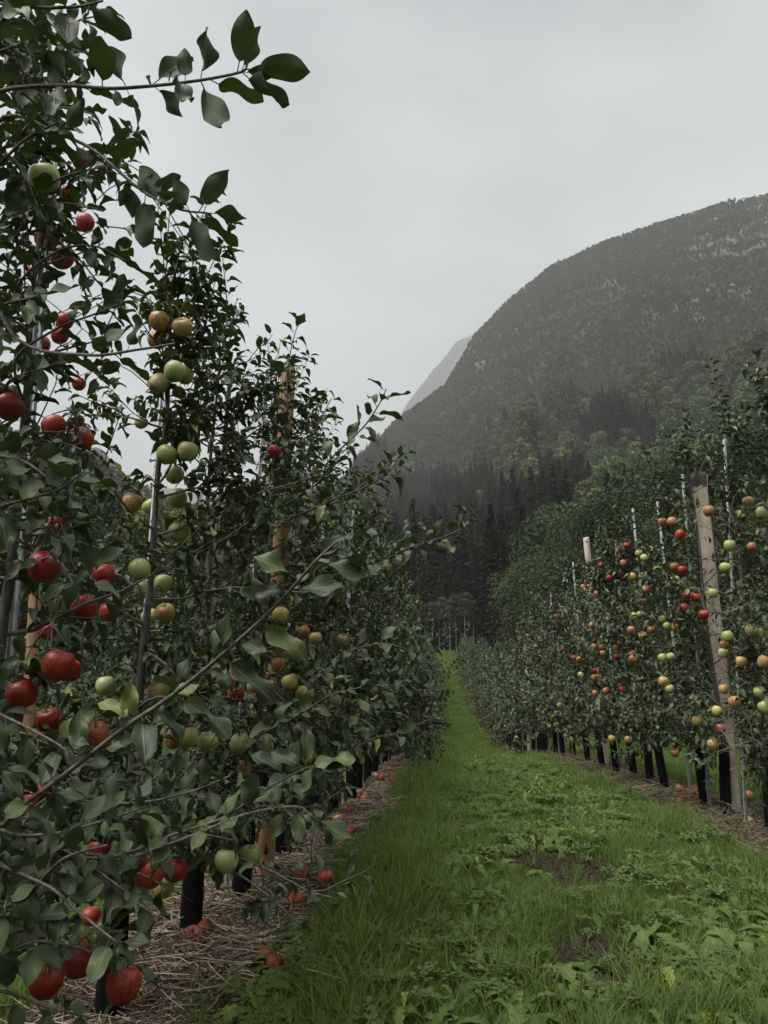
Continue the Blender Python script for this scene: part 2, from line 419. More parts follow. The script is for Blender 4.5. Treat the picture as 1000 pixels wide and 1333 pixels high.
def ground_material():
    m, n, l = mat('orchard_ground')
    geo = n.new('ShaderNodeNewGeometry')
    def noise(s, d=6.0):
        x = N(n, 'ShaderNodeTexNoise', i_Scale=s, i_Detail=d, i_Roughness=0.65); l.new(geo.outputs['Position'], x.inputs['Vector']); return x
    n1, n2, n3 = noise(5.0), noise(38.0), noise(0.035, 8.0)
    grass = ramp(n, [(0.3, (0.018, 0.030, 0.010)), (0.7, (0.040, 0.068, 0.020))]); l.new(n1.outputs['Fac'], grass.inputs['Fac'])
    mulch = ramp(n, [(0.3, (0.022, 0.014, 0.010)), (0.5, (0.055, 0.036, 0.025)), (0.75, (0.12, 0.088, 0.064))]); l.new(n2.outputs['Fac'], mulch.inputs['Fac'])
    dirt = ramp(n, [(0.3, (0.014, 0.011, 0.008)), (0.75, (0.055, 0.045, 0.034))]); l.new(n2.outputs['Fac'], dirt.inputs['Fac'])
    fores = ramp(n, [(0.3, (0.022, 0.028, 0.015)), (0.7, (0.045, 0.052, 0.030))]); l.new(n3.outputs['Fac'], fores.inputs['Fac'])
    mpz = n.new('ShaderNodeMapping'); mpz.inputs['Scale'].default_value = (0.05, 0.05, 0.22); l.new(geo.outputs['Position'], mpz.inputs['Vector'])
    n4 = N(n, 'ShaderNodeTexNoise', i_Scale=1.0, i_Detail=9.0, i_Roughness=0.7); l.new(mpz.outputs[0], n4.inputs['Vector'])
    rock = ramp(n, [(0.35, (0.030, 0.032, 0.026)), (0.5, (0.085, 0.082, 0.075)), (0.68, (0.20, 0.195, 0.185))]); l.new(n4.outputs['Fac'], rock.inputs['Fac'])
    col = grass.outputs['Color']
    for nm, c in (('mulch', mulch), ('dirt', dirt), ('forest', fores), ('rock', rock)):
        at = N(n, 'ShaderNodeAttribute', attribute_name=nm)
        mx = n.new('ShaderNodeMixRGB'); l.new(at.outputs['Fac'], mx.inputs['Fac']); l.new(col, mx.inputs['Color1']); l.new(c.outputs['Color'], mx.inputs['Color2'])
        col = mx.outputs['Color']
    b, o = principled(n, l, col, 0.95, 0.1)
    bp = N(n, 'ShaderNodeBump', i_Strength=0.6, i_Distance=0.02); l.new(n2.outputs['Fac'], bp.inputs['Height']); l.new(bp.outputs[0], b.inputs['Normal'])
    return m
M_GROUND = ground_material()

# ------------------------------------------------------------------ mesh helpers
def make_mesh(name, verts, tris, mats, uv=None, rnd=None, smooth_=True, midx=None, attrs=None):
    """verts (n,3), tris (m,3) arrays; uv per vertex (n,2)"""
    me = bpy.data.meshes.new(name)
    verts = np.asarray(verts, np.float32); tris = np.asarray(tris, np.int32)
    me.vertices.add(len(verts)); me.vertices.foreach_set('co', verts.ravel())
    nt = len(tris)
    me.loops.add(nt * 3); me.loops.foreach_set('vertex_index', tris.ravel())
    me.polygons.add(nt)
    me.polygons.foreach_set('loop_start', np.arange(0, nt * 3, 3, dtype=np.int32))
    me.polygons.foreach_set('loop_total', np.full(nt, 3, np.int32))
    if smooth_: me.polygons.foreach_set('use_smooth', np.ones(nt, bool))
    for mm in (mats if isinstance(mats, (list, tuple)) else [mats]): me.materials.append(mm)
    if midx is not None: me.polygons.foreach_set('material_index', np.asarray(midx, np.int32))
    me.update(calc_edges=True)
    if uv is not None:
        ul = me.uv_layers.new(name='UVMap')
        ul.data.foreach_set('uv', np.asarray(uv, np.float32)[tris.ravel()].ravel())
    if rnd is not None:
        a = me.attributes.new('rnd', 'FLOAT', 'POINT'); a.data.foreach_set('value', np.asarray(rnd, np.float32))
    for k, v in (attrs or {}).items():
        a = me.attributes.new(k, 'FLOAT', 'POINT'); a.data.foreach_set('value', np.asarray(v, np.float32))
    return me

def link(name, me, parent=None, loc=None):
    o = bpy.data.objects.new(name, me); COL.objects.link(o)
    if parent is not None: o.parent = parent
    if loc is not None: o.location = loc
    return o

def tag(o, label=None, cat=None, group=None, kind=None):
    if label: o['label'] = label
    if cat: o['category'] = cat
    if group: o['group'] = group
    if kind: o['kind'] = kind
    return o

def copy_tree(o, parent=None):
    c = o.copy(); COL.objects.link(c); c.parent = parent
    for ch in list(o.children): copy_tree(ch, c)
    return c

class Tubes:
    def __init__(self): self.v, self.f, self.n = [], [], 0
    def add(self, pts, rad, sides=5, cap=True):
        pts = np.asarray(pts, float); k = len(pts)
        rad = np.full(k, rad, float) if np.isscalar(rad) else np.asarray(rad, float)
        t = np.gradient(pts, axis=0); t /= np.linalg.norm(t, axis=1)[:, None] + 1e-9
        ref = np.array([0.31, 0.17, 0.93]) if abs(t[:, 2].mean()) < 0.8 else np.array([0.9, 0.4, 0.1])
        a = np.cross(t, ref); a /= np.linalg.norm(a, axis=1)[:, None] + 1e-9
        b = np.cross(t, a)
        an = np.arange(sides) * 2 * math.pi / sides
        ring = pts[:, None] + rad[:, None, None] * (np.cos(an)[None, :, None] * a[:, None] + np.sin(an)[None, :, None] * b[:, None])
        self.v.append(ring.reshape(-1, 3))
        i = np.arange(k - 1)[:, None] * sides + np.arange(sides)[None]
        j = np.arange(k - 1)[:, None] * sides + (np.arange(sides)[None] + 1) % sides
        q = np.stack([i, i + sides, j + sides, i, j + sides, j], -1).reshape(-1, 3)
        self.f.append(q + self.n)
        if cap:
            e = (k - 1) * sides
            self.f.append(np.array([[e, e + s + 1, e + s] for s in range(1, sides - 1)])[:, ::-1] + self.n)
            self.f.append(np.array([[0, s + 1, s] for s in range(1, sides - 1)]) + self.n)
        self.n += k * sides
        return self
    def mesh(self, name, m):
        if not self.v: return None
        return make_mesh(name, np.concatenate(self.v), np.concatenate(self.f), m)

def spline(pts, n):
    """Catmull-Rom through pts"""
    p = np.asarray(pts, float)
    if len(p) < 3:
        t = np.linspace(0, 1, n)[:, None]; return p[0] * (1 - t) + p[-1] * t
    q = np.vstack([2 * p[0] - p[1], p, 2 * p[-1] - p[-2]])
    out = []
    for s in np.linspace(0, len(p) - 1, n):
        i = min(int(s), len(p) - 2); t = s - i
        a, b, c, d = q[i], q[i + 1], q[i + 2], q[i + 3]
        out.append(0.5 * ((2 * b) + (c - a) * t + (2 * a - 5 * b + 4 * c - d) * t * t + (3 * b - a - 3 * c + d) * t ** 3))
    return np.array(out)

def unit(v):
    v = np.asarray(v, float); return v / (np.linalg.norm(v, axis=-1, keepdims=True) + 1e-9)

# ------------------------------------------------------------------ leaf shapes
def leaf_geo(nst, nac, curl, fold, wav, width=0.52, serr=0.0, seed=0, petiole=0.22):
    """blade along +y (length 1 after the petiole), nst stations, nac half-columns"""
    r = np.random.default_rng(seed)
    ts = np.linspace(0, 1, nst)
    V, UV = [], []
    for i, t in enumerate(ts):
        w = width * 0.5 * (math.sin(math.pi * min(1, t ** 0.88)) ** 0.72) * (1 if t < 0.8 else 1 - 0.9 * (t - 0.8)) if 0 < t < 1 else 0.004
        w = max(w, 0.004)
        if serr and 0 < t < 1: w *= 1 + serr * (1 if i % 2 else -1)
        for c in range(-nac, nac + 1):
            s = c / nac
            x = s * w
            z = fold * abs(x) - curl * t * t * 0.5 + wav * math.sin(t * 9 + seed + s * 1.5) * abs(s) * 0.06
            y = petiole + t * (1 - 0.18 * abs(curl) * t)
            V.append((x + 0.05 * math.sin(seed * 1.7) * t * t, y, z)); UV.append((0.5 + 0.5 * s, t))
    m = 2 * nac + 1; T = []
    for i in range(nst - 1):
        for c in range(m - 1):
            a = i * m + c; T += [(a, a + 1, a + m + 1), (a, a + m + 1, a + m)]
    b = len(V); w = 0.012
    V += [(-w, -0.02, 0), (w, -0.02, 0), (0, -0.02, 0.018), (-w, petiole + 0.03, 0.0), (w, petiole + 0.03, 0.0), (0, petiole + 0.03, 0.016)]
    UV += [(0.5, 0)] * 6
    for x, y in ((0, 1), (1, 2), (2, 0)):
        T += [(b + x, b + y, b + y + 3), (b + x, b + y + 3, b + x + 3)]
    return np.array(V), np.array(T), np.array(UV)

LG_HI = [leaf_geo(16, 2, c, f, w, wd, 0.0, s) for s, (c, f, w, wd) in enumerate([(0.35, 0.45, 1, 0.46), (0.7, 0.6, 1.4, 0.43), (0.15, 0.3, 1.8, 0.48), (0.9, 0.8, 1, 0.42), (0.45, 0.9, 1.3, 0.48), (-0.2, 0.4, 1.2, 0.52)])]
LG_MID = [leaf_geo(9, 1, c, f, w, wd, 0.0, s) for s, (c, f, w, wd) in enumerate([(0.35, 0.5, 1, 0.46), (0.8, 0.7, 1.4, 0.43), (0.15, 0.35, 1.8, 0.48), (1.2, 0.9, 1, 0.42), (0.45, 0.9, 1.3, 0.46), (-0.15, 0.4, 1.2, 0.48)])]
LG_LO = [leaf_geo(5, 1, c, f, 0, wd, 0.0, s, 0.2) for s, (c, f, wd) in enumerate([(0.4, 0.5, 0.46), (1.0, 0.7, 0.42), (0.15, 0.3, 0.48), (0.6, 0.9, 0.45)])]
ME_HI = [make_mesh('leaf_blade', v, t, M_LEAF, u) for v, t, u in LG_HI]
ME_MID = [make_mesh('leaf_blade', v, t, M_LEAF, u) for v, t, u in LG_MID]

def frames(d, nrm):
    y = unit(d); z = np.asarray(nrm, float)
    z = z - (z * y).sum(-1, keepdims=True) * y
    z = unit(z); x = np.cross(y, z)
    return np.stack([x, y, z], -1)     # columns

def leaves_mesh(name, pos, d, nrm, size, geos, m, seed=0):
    r = np.random.default_rng(seed)
    n = len(pos)
    if n == 0: return None
    Rm = frames(d, nrm); pick = r.integers(0, len(geos), n); rr = r.random(n)
    V, T, U, A, base = [], [], [], [], 0
    for k, (gv, gt, gu) in enumerate(geos):
        s = np.where(pick == k)[0]
        if not len(s): continue
        v = np.einsum('nij,kj->nki', Rm[s], gv) * size[s][:, None, None] + pos[s][:, None]
        V.append(v.reshape(-1, 3)); U.append(np.tile(gu, (len(s), 1)))
        T.append((gt[None] + (np.arange(len(s)) * len(gv))[:, None, None] + base).reshape(-1, 3))
        A.append(np.repeat(rr[s], len(gv))); base += len(s) * len(gv)
    return make_mesh(name, np.concatenate(V), np.concatenate(T), m, np.concatenate(U), np.concatenate(A))

def mat4(pos, d, nrm, size):
    Rm = frames(np.array([d]), np.array([nrm]))[0]
    m = Matrix.Identity(4)
    for i in range(3):
        for j in range(3): m[i][j] = float(Rm[i, j] * size)
        m[i][3] = float(pos[i])
    return m

# ------------------------------------------------------------------ scatter (only for stuff nobody could count)
def scatter(name, pts, rot, scl, idx, meshes, label, cat):
    pc = bpy.data.collections.new(name + '_kinds')
    for i, me in enumerate(meshes):
        pc.objects.link(bpy.data.objects.new('%s_kind_%02d' % (name, i), me))
    me = bpy.data.meshes.new(name)
    n = len(pts)
    me.vertices.add(n); me.vertices.foreach_set('co', np.asarray(pts, np.float32).ravel())
    a = me.attributes.new('rot', 'FLOAT_VECTOR', 'POINT'); a.data.foreach_set('vector', np.asarray(rot, np.float32).ravel())
    a = me.attributes.new('scl', 'FLOAT_VECTOR', 'POINT'); a.data.foreach_set('vector', np.asarray(scl, np.float32).ravel())
    a = me.attributes.new('idx', 'INT', 'POINT'); a.data.foreach_set('value', np.asarray(idx, np.int32))
    o = link(name, me)
    ng = bpy.data.node_groups.new(name + '_scatter', 'GeometryNodeTree')
    ng.interface.new_socket('Geometry', in_out='INPUT', socket_type='NodeSocketGeometry')
    ng.interface.new_socket('Geometry', in_out='OUTPUT', socket_type='NodeSocketGeometry')
    gi, go = ng.nodes.new('NodeGroupInput'), ng.nodes.new('NodeGroupOutput')
    ci = ng.nodes.new('GeometryNodeCollectionInfo'); ci.inputs['Collection'].default_value = pc
    ci.inputs['Separate Children'].default_value = True; ci.inputs['Reset Children'].default_value = True
    ip = ng.nodes.new('GeometryNodeInstanceOnPoints'); ip.inputs['Pick Instance'].default_value = True
    def na(nm, ty):
        x = ng.nodes.new('GeometryNodeInputNamedAttribute'); x.data_type = ty; x.inputs['Name'].default_value = nm; return x.outputs['Attribute']
    L = ng.links.new
    L(gi.outputs[0], ip.inputs['Points']); L(ci.outputs[0], ip.inputs['Instance'])
    L(na('idx', 'INT'), ip.inputs['Instance Index']); L(na('scl', 'FLOAT_VECTOR'), ip.inputs['Scale'])
    er = ng.nodes.new('FunctionNodeEulerToRotation'); L(na('rot', 'FLOAT_VECTOR'), er.inputs[0]); L(er.outputs[0], ip.inputs['Rotation'])
    L(ip.outputs[0], go.inputs[0])
    md = o.modifiers.new('scatter', 'NODES'); md.node_group = ng
    tag(o, label, cat, kind='stuff')
    return o

# ------------------------------------------------------------------ masks on the ground
DIRT = [(705, 1118, 0.42, 0.17), (750, 1140, 0.30, 0.13), (805, 1245, 0.30, 0.15), (775, 1280, 0.26, 0.10), (690, 1085, 0.30, 0.12)]
DIRT_W = [(*ground_hit(a, b)[:2], c, d) for a, b, c, d in DIRT]

def masks(x, y):
    """mulch strip under the trees, bare soil patches"""
    wob = (fbm(x * 1.6, y * 1.6, 31, 3) - 0.5) * 0.35
    inrow = (y > -3) & (y < ROW_END + 2)
    dl = x - xL(y); dr = x - xR(y)
    ml = smooth((0.35 + wob - np.where(dl > 0, dl, -dl * 0.9)) / 0.14)
    mr = smooth((0.46 + wob - np.abs(dr + 0.04)) / 0.14)
    mu = np.where(inrow, np.maximum(ml, mr), 0)
    di = np.zeros_like(x)
    for (cx, cy, rx, ry) in DIRT_W:
        q = np.hypot((x - cx) / rx, (y - cy) / (ry * 2.6)) + (fbm(x * 5, y * 5, 44, 3) - 0.5) * 1.1
        di = np.maximum(di, smooth((1.12 - q) / 0.35))
    return mu, di

def build_ground():
    az = np.concatenate([np.arange(-50, 50, 0.22), np.arange(50, 310, 4.0)])
    rr = [0.4]
    while rr[-1] < 6000: rr.append(rr[-1] * (1.034 if rr[-1] < 60 else (1.014 if rr[-1] < 1250 else (1.05 if rr[-1] < 3300 or rr[-1] > 4600 else 1.015))))
    rr = np.array(rr)
    A, Q = np.meshgrid(np.radians(az), rr)
    X, Y = Q * np.sin(A), Q * np.cos(A)
    Z = ground_z(X, Y)
    na, nr = len(az), len(rr)
    V = np.stack([X, Y, Z], -1).reshape(-1, 3)
    V = np.vstack([V, [[0, 0, gz(0, 0)]]])
    i = (np.arange(nr - 1)[:, None] * na + np.arange(na)[None]); j = np.arange(nr - 1)[:, None] * na + (np.arange(na)[None] + 1) % na
    T = np.stack([i, j, i + na, j, j + na, i + na], -1).reshape(-1, 3)
    c = len(V) - 1
    T = np.vstack([T, [[c, (k + 1) % na, k] for k in range(na)]])
    T = T[:, ::-1]
    x, y = V[:, 0], V[:, 1]
    mu, di = masks(x, y)
    r, ph, e, D, d0 = hills(x, y)
    fo = smooth((r - d0 + 4) / 10)
    rk = rock_mask(x, y)
    me = make_mesh('ground', V, T, M_GROUND, attrs={'mulch': mu, 'dirt': di, 'forest': fo, 'rock': rk})
    o = link('ground', me); tag(o, kind='structure')
    return o

CLIFF = [(985, 290, 60, 28), (930, 320, 42, 16), (890, 405, 60, 17), (850, 418, 30, 10), (940, 385, 30, 12), (620, 455, 14, 30), (960, 262, 30, 9), (1080, 330, 60, 30), (1000, 420, 34, 14), (790, 370, 26, 8)]
def rock_mask(x, y):
    z = ground_z(x, y)
    u, v, dep = proj(np.stack([x, y, z], -1))
    r, ph, e, D, d0 = hills(x, y)
    q = np.zeros_like(x) + 9
    for cx, cy, rx, ry in CLIFF:
        q = np.minimum(q, np.hypot((u - cx) / rx, (v - cy) / ry))
    nz = fbm(x / 25, y / 25, 61, 4)
    m = smooth((0.75 - q + (nz - 0.5) * 3.4) / 0.3) * (q < 1.6)
    hi = smooth((nz - 0.76) / 0.05) * smooth(((r - d0) / (D - d0) - 0.55) / 0.2) * 0.9
    return np.where((r > 350) & (y > 0), np.maximum(m, hi), 0)

GROUND = build_ground()

# ------------------------------------------------------------------ forest tree shapes
def clump_crown(seed, w, h, z0, n_lobes, n_leaf, leaf, m, name='crown'):
    """broadleaf crown: many small leaf-spray faces over and inside uneven lobes"""
    r = np.random.default_rng(seed)
    C, Rl = [], []
    for k in range(n_lobes):
        t = r.random(); a = r.random() * 6.283; zz = z0 + h * (0.15 + 0.75 * t)
        rad = w * 0.5 * (math.sin(math.pi * min(0.97, 0.12 + 0.85 * t)) ** 0.6) * r.uniform(0.25, 0.75)
        C.append((rad * math.cos(a), rad * math.sin(a), zz)); Rl.append(w * r.uniform(0.16, 0.30))
    C, Rl = np.array(C), np.array(Rl)
    k = r.integers(0, n_lobes, n_leaf)
    d = unit(r.normal(size=(n_leaf, 3)) + np.array([0, 0, 0.35]))
    rad = Rl[k] * (0.62 + 0.45 * r.random(n_leaf) ** 0.5)
    p = C[k] + d * rad[:, None] * np.array([1, 1, 0.8])
    nn = unit(d + 0.7 * r.normal(size=(n_leaf, 3)))
    tt = unit(np.cross(nn, r.normal(size=(n_leaf, 3)))); bb = np.cross(nn, tt)
    s = leaf * r.uniform(0.6, 1.3, n_leaf)[:, None]
    q = np.stack([p - tt * s - bb * s * 0.5, p + tt * s * 0.9 - bb * s * 0.7, p + bb * s * 1.1 + tt * s * 0.2], 1).reshape(-1, 3)
    T = np.arange(n_leaf * 3).reshape(-1, 3)
    lr = r.random(n_lobes)
    return make_mesh(name, q, T, m, rnd=np.repeat(np.clip(0.65 * lr[k] + 0.35 * r.random(n_leaf), 0, 1), 3), smooth_=False)

def spruce_crown(seed, w, h, z0, n_leaf, m, name='crown', leaf=0.4):
    r = np.random.default_rng(seed)
    t = r.random(n_leaf) ** 1.35                                # 0 bottom, 1 tip
    layers = 15
    tl = (np.floor(t * layers) + r.random(n_leaf) ** 2 * 0.9) / layers
    nb = 9
    bi = r.integers(0, nb, n_leaf)
    ly = np.floor(t * layers)
    az = bi * 6.283 / nb + ly * 1.3 + 0.22 * r.normal(size=n_leaf)
    rmax = w * 0.5 * (1 - tl) ** 0.85 * (0.75 + 0.35 * h2(ly, bi, seed))
    rad = rmax * (0.25 + 0.75 * r.random(n_leaf) ** 0.6)
    p = np.stack([rad * np.cos(az), rad * np.sin(az), z0 + h * tl - 0.28 * rad + 0.12 * rad ** 1.2 * 0], -1)
    out = np.stack([np.cos(az), np.sin(az), np.full(n_leaf, -0.35)], -1)
    tt = unit(out + 0.3 * r.normal(size=(n_leaf, 3))); bb = unit(np.cross(tt, np.array([0, 0, 1.0]) + 0.5 * r.normal(size=(n_leaf, 3))))
    s = leaf * (0.5 + 0.8 * (1 - tl))[:, None] * r.uniform(0.7, 1.3, n_leaf)[:, None]
    q = np.stack([p - bb * s * 0.5, p + bb * s * 0.5, p + tt * s * 1.3], 1).reshape(-1, 3)
    return make_mesh(name, q, np.arange(n_leaf * 3).reshape(-1, 3), m, rnd=np.repeat(r.random(n_leaf), 3), smooth_=False)

def trunk_mesh(h, r0, m, seed=0, limbs=0, w=3.0, name='trunk'):
    r = np.random.default_rng(seed); tb = Tubes()
    z = np.linspace(-0.6, h, 7); wob = np.cumsum(r.normal(0, 0.05 * r0 * 3, (7, 2)), 0)
    pts = np.column_stack([wob, z]); tb.add(pts, np.linspace(r0, r0 * 0.25, 7), 7)
    for k in range(limbs):
        i = r.integers(2, 6); a = r.random() * 6.283; L = w * r.uniform(0.3, 0.5)
        b = pts[i]; e = b + np.array([math.cos(a) * L, math.sin(a) * L, L * r.uniform(0.5, 1.1)])
        tb.add(spline([b, (b + e) / 2 + [0, 0, -0.1 * L], e], 5), np.linspace(r0 * 0.4, r0 * 0.1, 5), 5)
    return tb.mesh(name, m)

def merge_meshes(name, meshes):
    V, T, Rn, mi, mats, b = [], [], [], [], [], 0
    for k, me in enumerate(meshes):
        n = len(me.vertices); v = np.empty(n * 3, np.float32); me.vertices.foreach_get('co', v)
        t = np.empty(len(me.polygons) * 3, np.int32); me.loops.foreach_get('vertex_index', t)
        a = np.zeros(n, np.float32)
        if 'rnd' in me.attributes: me.attributes['rnd'].data.foreach_get('value', a)
        V.append(v.reshape(-1, 3)); T.append(t.reshape(-1, 3) + b); Rn.append(a); mi.append(np.full(len(me.polygons), k)); mats.append(me.materials[0]); b += n
    return make_mesh(name, np.concatenate(V), np.concatenate(T), mats, rnd=np.concatenate(Rn), smooth_=False, midx=np.concatenate(mi))

FAR_B = [merge_meshes('far_broadleaf', [clump_crown(100 + i, w, h, 1.2, 15, 900, 0.50, M_CROWN), trunk_mesh(h * 0.7, 0.16, M_TRUNK, i)]) for i, (w, h) in enumerate([(8.5, 9), (7.5, 10), (9.5, 8.5), (7, 8), (8, 11)])]
FAR_U = [merge_meshes('far_scrub', [clump_crown(140 + i, w, h, 0.6, 12, 420, 0.5, M_CROWN_HI), trunk_mesh(h * 0.8, 0.12, M_TRUNK, i)]) for i, (w, h) in enumerate([(6, 6), (5.5, 7.5), (6.8, 5.5), (5, 6)])]
FAR_S = [merge_meshes('far_spruce', [spruce_crown(160 + i, w, h, 0.8, 1300, M_SPRUCE, leaf=0.75), trunk_mesh(h * 0.95, 0.2, M_TRUNK, i)]) for i, (w, h) in enumerate([(5.2, 17), (4.6, 19), (6.0, 16), (4.2, 14)])]
FAR_N = [merge_meshes('mid_broadleaf', [clump_crown(180 + i, w, h, 1.0, 22, 3200, 0.25, M_CROWN), trunk_mesh(h * 0.7, 0.16, M_TRUNK, i)]) for i, (w, h) in enumerate([(8.5, 9), (7.5, 10), (9, 8.5)])]
FAR_D = [trunk_mesh(13, 0.17, M_BIRCH, 5, 5, 4.0, 'far_pale_trunk'), trunk_mesh(16, 0.2, M_BIRCH, 6, 4, 4.0, 'far_pale_trunk')]

# which pixels of the hillside are spruce
SPRUCE_P = [(615, 725, 145, 92), (570, 670, 85, 52), (735, 645, 34, 30), (795, 555, 46, 28), (890, 475, 40, 12), (480, 600, 26, 26), (850, 572, 22, 16), (640, 780, 100, 60), (700, 565, 14, 8), (60, 630, 30, 20)]
def spruce_mask(u, v, x, y):
    q = np.zeros_like(u) + 9
    for cx, cy, rx, ry in SPRUCE_P: q = np.minimum(q, np.hypot((u - cx) / rx, (v - cy) / ry))
    return q + (vnoise(x / 14, y / 14, 91) - 0.5) * 0.7 < 1.0

def forest_points():
    out = []
    r = np.random.default_rng(11)
    for cell, lo, hi in ((7.4, 0.0, 0.56), (3.7, 0.44, 1.16), (4.5, -1.0, 1.0)):
      _one_grid(r, cell, lo, hi, out)
    return [np.concatenate(q) for q in zip(*out)]

def _one_grid(r, cell, lo, hi, out):
    gx = np.arange(-900, 1250, cell); gy_ = np.arange(30, 1400, cell)
    X, Y = np.meshgrid(gx, gy_); X = X.ravel(); Y = Y.ravel()
    X = X + r.uniform(-0.48, 0.48, len(X)) * cell; Y = Y + r.uniform(-0.48, 0.48, len(Y)) * cell
    ph = np.degrees(np.arctan2(X, Y)); rad = np.hypot(X, Y)
    k = (ph > -40) & (ph < 42) & (rad < 1320)
    X, Y = X[k], Y[k]
    rr, ph, e, D, d0 = hills(X, Y)
    s = (rr - d0) / (D - d0)
    Z = ground_z(X, Y)
    u, v, dep = proj(np.stack([X, Y, Z + 6], -1))
    rk = rock_mask(X, Y)
    sj = s + 0.14 * (fbm(X / 60, Y / 60, 71, 3) - 0.5) + np.clip((640 - u) / 900, 0, 0.25)
    sm = spruce_mask(u, v, X, Y) & ~((u > 690) & (rr < 140))
    if lo < 0: keep = sm & (s > 0) & (s < 1)
    else: keep = (sj <= 0.50 if lo == 0 else (sj > 0.50) & (s < hi)) & ~sm & (s > 0) & (rk < 0.55 + 1.1 * r.random(len(X)))
    out.append((X[keep], Y[keep], Z[keep], u[keep], v[keep], s[keep], rr[keep], d0[keep], np.full(keep.sum(), lo > 0), sm[keep]))

FX, FY, FZ, FU, FV, FS, FR, FD0, FUP, _sm = forest_points()
_r = np.random.default_rng(12)
_n = len(FX)
_up = FUP & ~_sm
kind = np.where(_sm, 5 + _r.integers(0, 4, _n), np.where(_up & (fbm(FX / 55, FY / 55, 87, 4) + 0.25 * (0.75 - FS) < 0.55), 9 + _r.integers(0, 4, _n), _r.integers(0, 5, _n)))
_few = (~_sm) & (~_up) & (_r.random(_n) < 0.012); kind[_few] = 5 + _r.integers(0, 4, _few.sum())
_pale = _up & (FS < 0.72) & (_r.random(_n) < 0.009); kind[_pale] = 13 + _r.integers(0, 2, _pale.sum())
scl = np.where(_sm, _r.uniform(0.6, 1.2, _n), np.where(_up, _r.uniform(0.75, 1.25, _n), _r.uniform(0.85, 1.6, _n)))
scl = scl * np.where(_up, (0.82 - 0.2 * np.clip(FS, 0, 1)) * np.where(kind < 5, 0.62, 1), 1.0)
_nr = (kind < 5) & (FR < 300); kind[_nr] = 15 + _r.integers(0, 3, _nr.sum())
# the front trees of the wood are single things; the rest is one mass
front = (FR - FD0 < 26) & (FU > -60) & (FU < 1060) & (np.abs(FX) < 60) & (FY > 0)
_rot = np.column_stack([_r.normal(0, 0.05, _n), _r.normal(0, 0.05, _n), _r.uniform(0, 6.28, _n)])
_s3 = np.column_stack([scl, scl, scl * _r.uniform(0.85, 1.2, _n)])
_b = ~front
scatter('hillside_forest', np.column_stack([FX, FY, FZ - 0.3])[_b], _rot[_b], _s3[_b], kind[_b], FAR_B + FAR_S + FAR_U + FAR_D + FAR_N,
        'dense dark forest of broadleaf trees and spruces covering the misty mountainside', 'forest')
# far shoulder and far left peak: the same wood, thinned by distance
_m = 8000
_a = np.radians(_r.uniform(0, 12, _m)); _q = _r.uniform(3600, 4300, _m)
_x, _y = _q * np.sin(_a), _q * np.cos(_a); _z = ground_z(_x, _y)
scatter('distant_forest', np.column_stack([_x, _y, _z - 0.3]), np.column_stack([_x * 0, _x * 0, _r.uniform(0, 6.28, _m)]), np.repeat(_r.uniform(1.2, 2.2, _m)[:, None], 3, 1),
        _r.integers(0, 4, _m), FAR_U, 'faint forest on the far ridge almost lost in mist', 'forest')

# single trees along the edge of the wood
NB = [(clump_crown(200 + i, w, h, 0.35 * h * 0.5, 30, 12000, 0.115, M_CROWN_NEAR), trunk_mesh(h * 0.8, 0.18, M_TRUNK, 30 + i, 6, w)) for i, (w, h) in enumerate([(7.5, 8.5), (6.5, 10), (8.5, 8)])]
NS = [(spruce_crown(220 + i, w, h, 0.6, 4200, M_SPRUCE, leaf=0.5), trunk_mesh(h * 0.96, 0.2, M_TRUNK, 40 + i)) for i, (w, h) in enumerate([(5.4, 17), (4.8, 19.5), (6.0, 15.5)])]
NBI = [(clump_crown(240 + i, w, h, z0, 12, 700, 0.20, M_CROWN_HI), trunk_mesh(z0 + h * 0.9, 0.11, M_BIRCH, 50 + i, 7, w)) for i, (w, h, z0) in enumerate([(3.0, 5.5, 6.0), (3.6, 5.0, 7.5), (2.6, 6.0, 5.0)])]

def wood_tree(name, me, x, y, s, rz, label, group):
    t = link(name, None); t.location = (x, y, gz(x, y) - 0.1); t.rotation_euler = (0, 0, rz); t.scale = (s, s, s)
    link('trunk', me[1], t); link('crown', me[0], t)
    tag(t, label, 'tree', group)
    return t

fi = np.where(front)[0]
for i in fi:
    if 5 <= kind[i] <= 8:
        wood_tree('spruce_tree', NS[i % 3], FX[i], FY[i], scl[i], float(_rot[i, 2]), 'dark pointed spruce tree at the foot of the mountain wood', 'spruces along the edge of the wood')
    else:
        wood_tree('broadleaf_tree', NB[i % 3], FX[i], FY[i], scl[i] * 0.9, float(_rot[i, 2]), 'leafy green broadleaf tree at the lower edge of the mountain wood', 'broadleaf trees along the edge of the wood')
# birches with pale bare trunks in front of the spruces
for k, (px, d) in enumerate([(536, 116), (563, 114), (578, 117), (586, 112), (594, 119), (600, 113), (606, 111), (611, 117), (617, 112), (622, 119), (640, 118), (650, 121), (572, 121), (548, 119), (630, 123)]):
    x = P(px, 830, d)[0]
    wood_tree('birch_tree', NBI[k % 3], x, d, [0.72, 0.62, 0.8, 0.7][k % 4], k * 1.7, 'thin birch with pale bare trunk before the dark spruces', 'birches at the end of the orchard')
# lighter single trees behind the split post row, below the spruces
for k, (px, py, d, w) in enumerate([(745, 725, 88, 1.0), (785, 690, 84, 1.05), (700, 765, 100, 0.85), (835, 660, 80, 1.0), (880, 640, 76, 1.0), (668, 800, 108, 0.7), (940, 600, 74, 1.1), (990, 570, 70, 1.1)]):
    p = P(px, py, d); g = gz(p[0], p[1]); s = max(0.45, min(1.35, (p[2] - g + 3) / 8.5)) * w
    wood_tree('broadleaf_tree', NB[k % 3], p[0], p[1], s, k * 2.1, 'rounded bright green tree standing just behind the row of the split post', 'bright trees behind the orchard row')

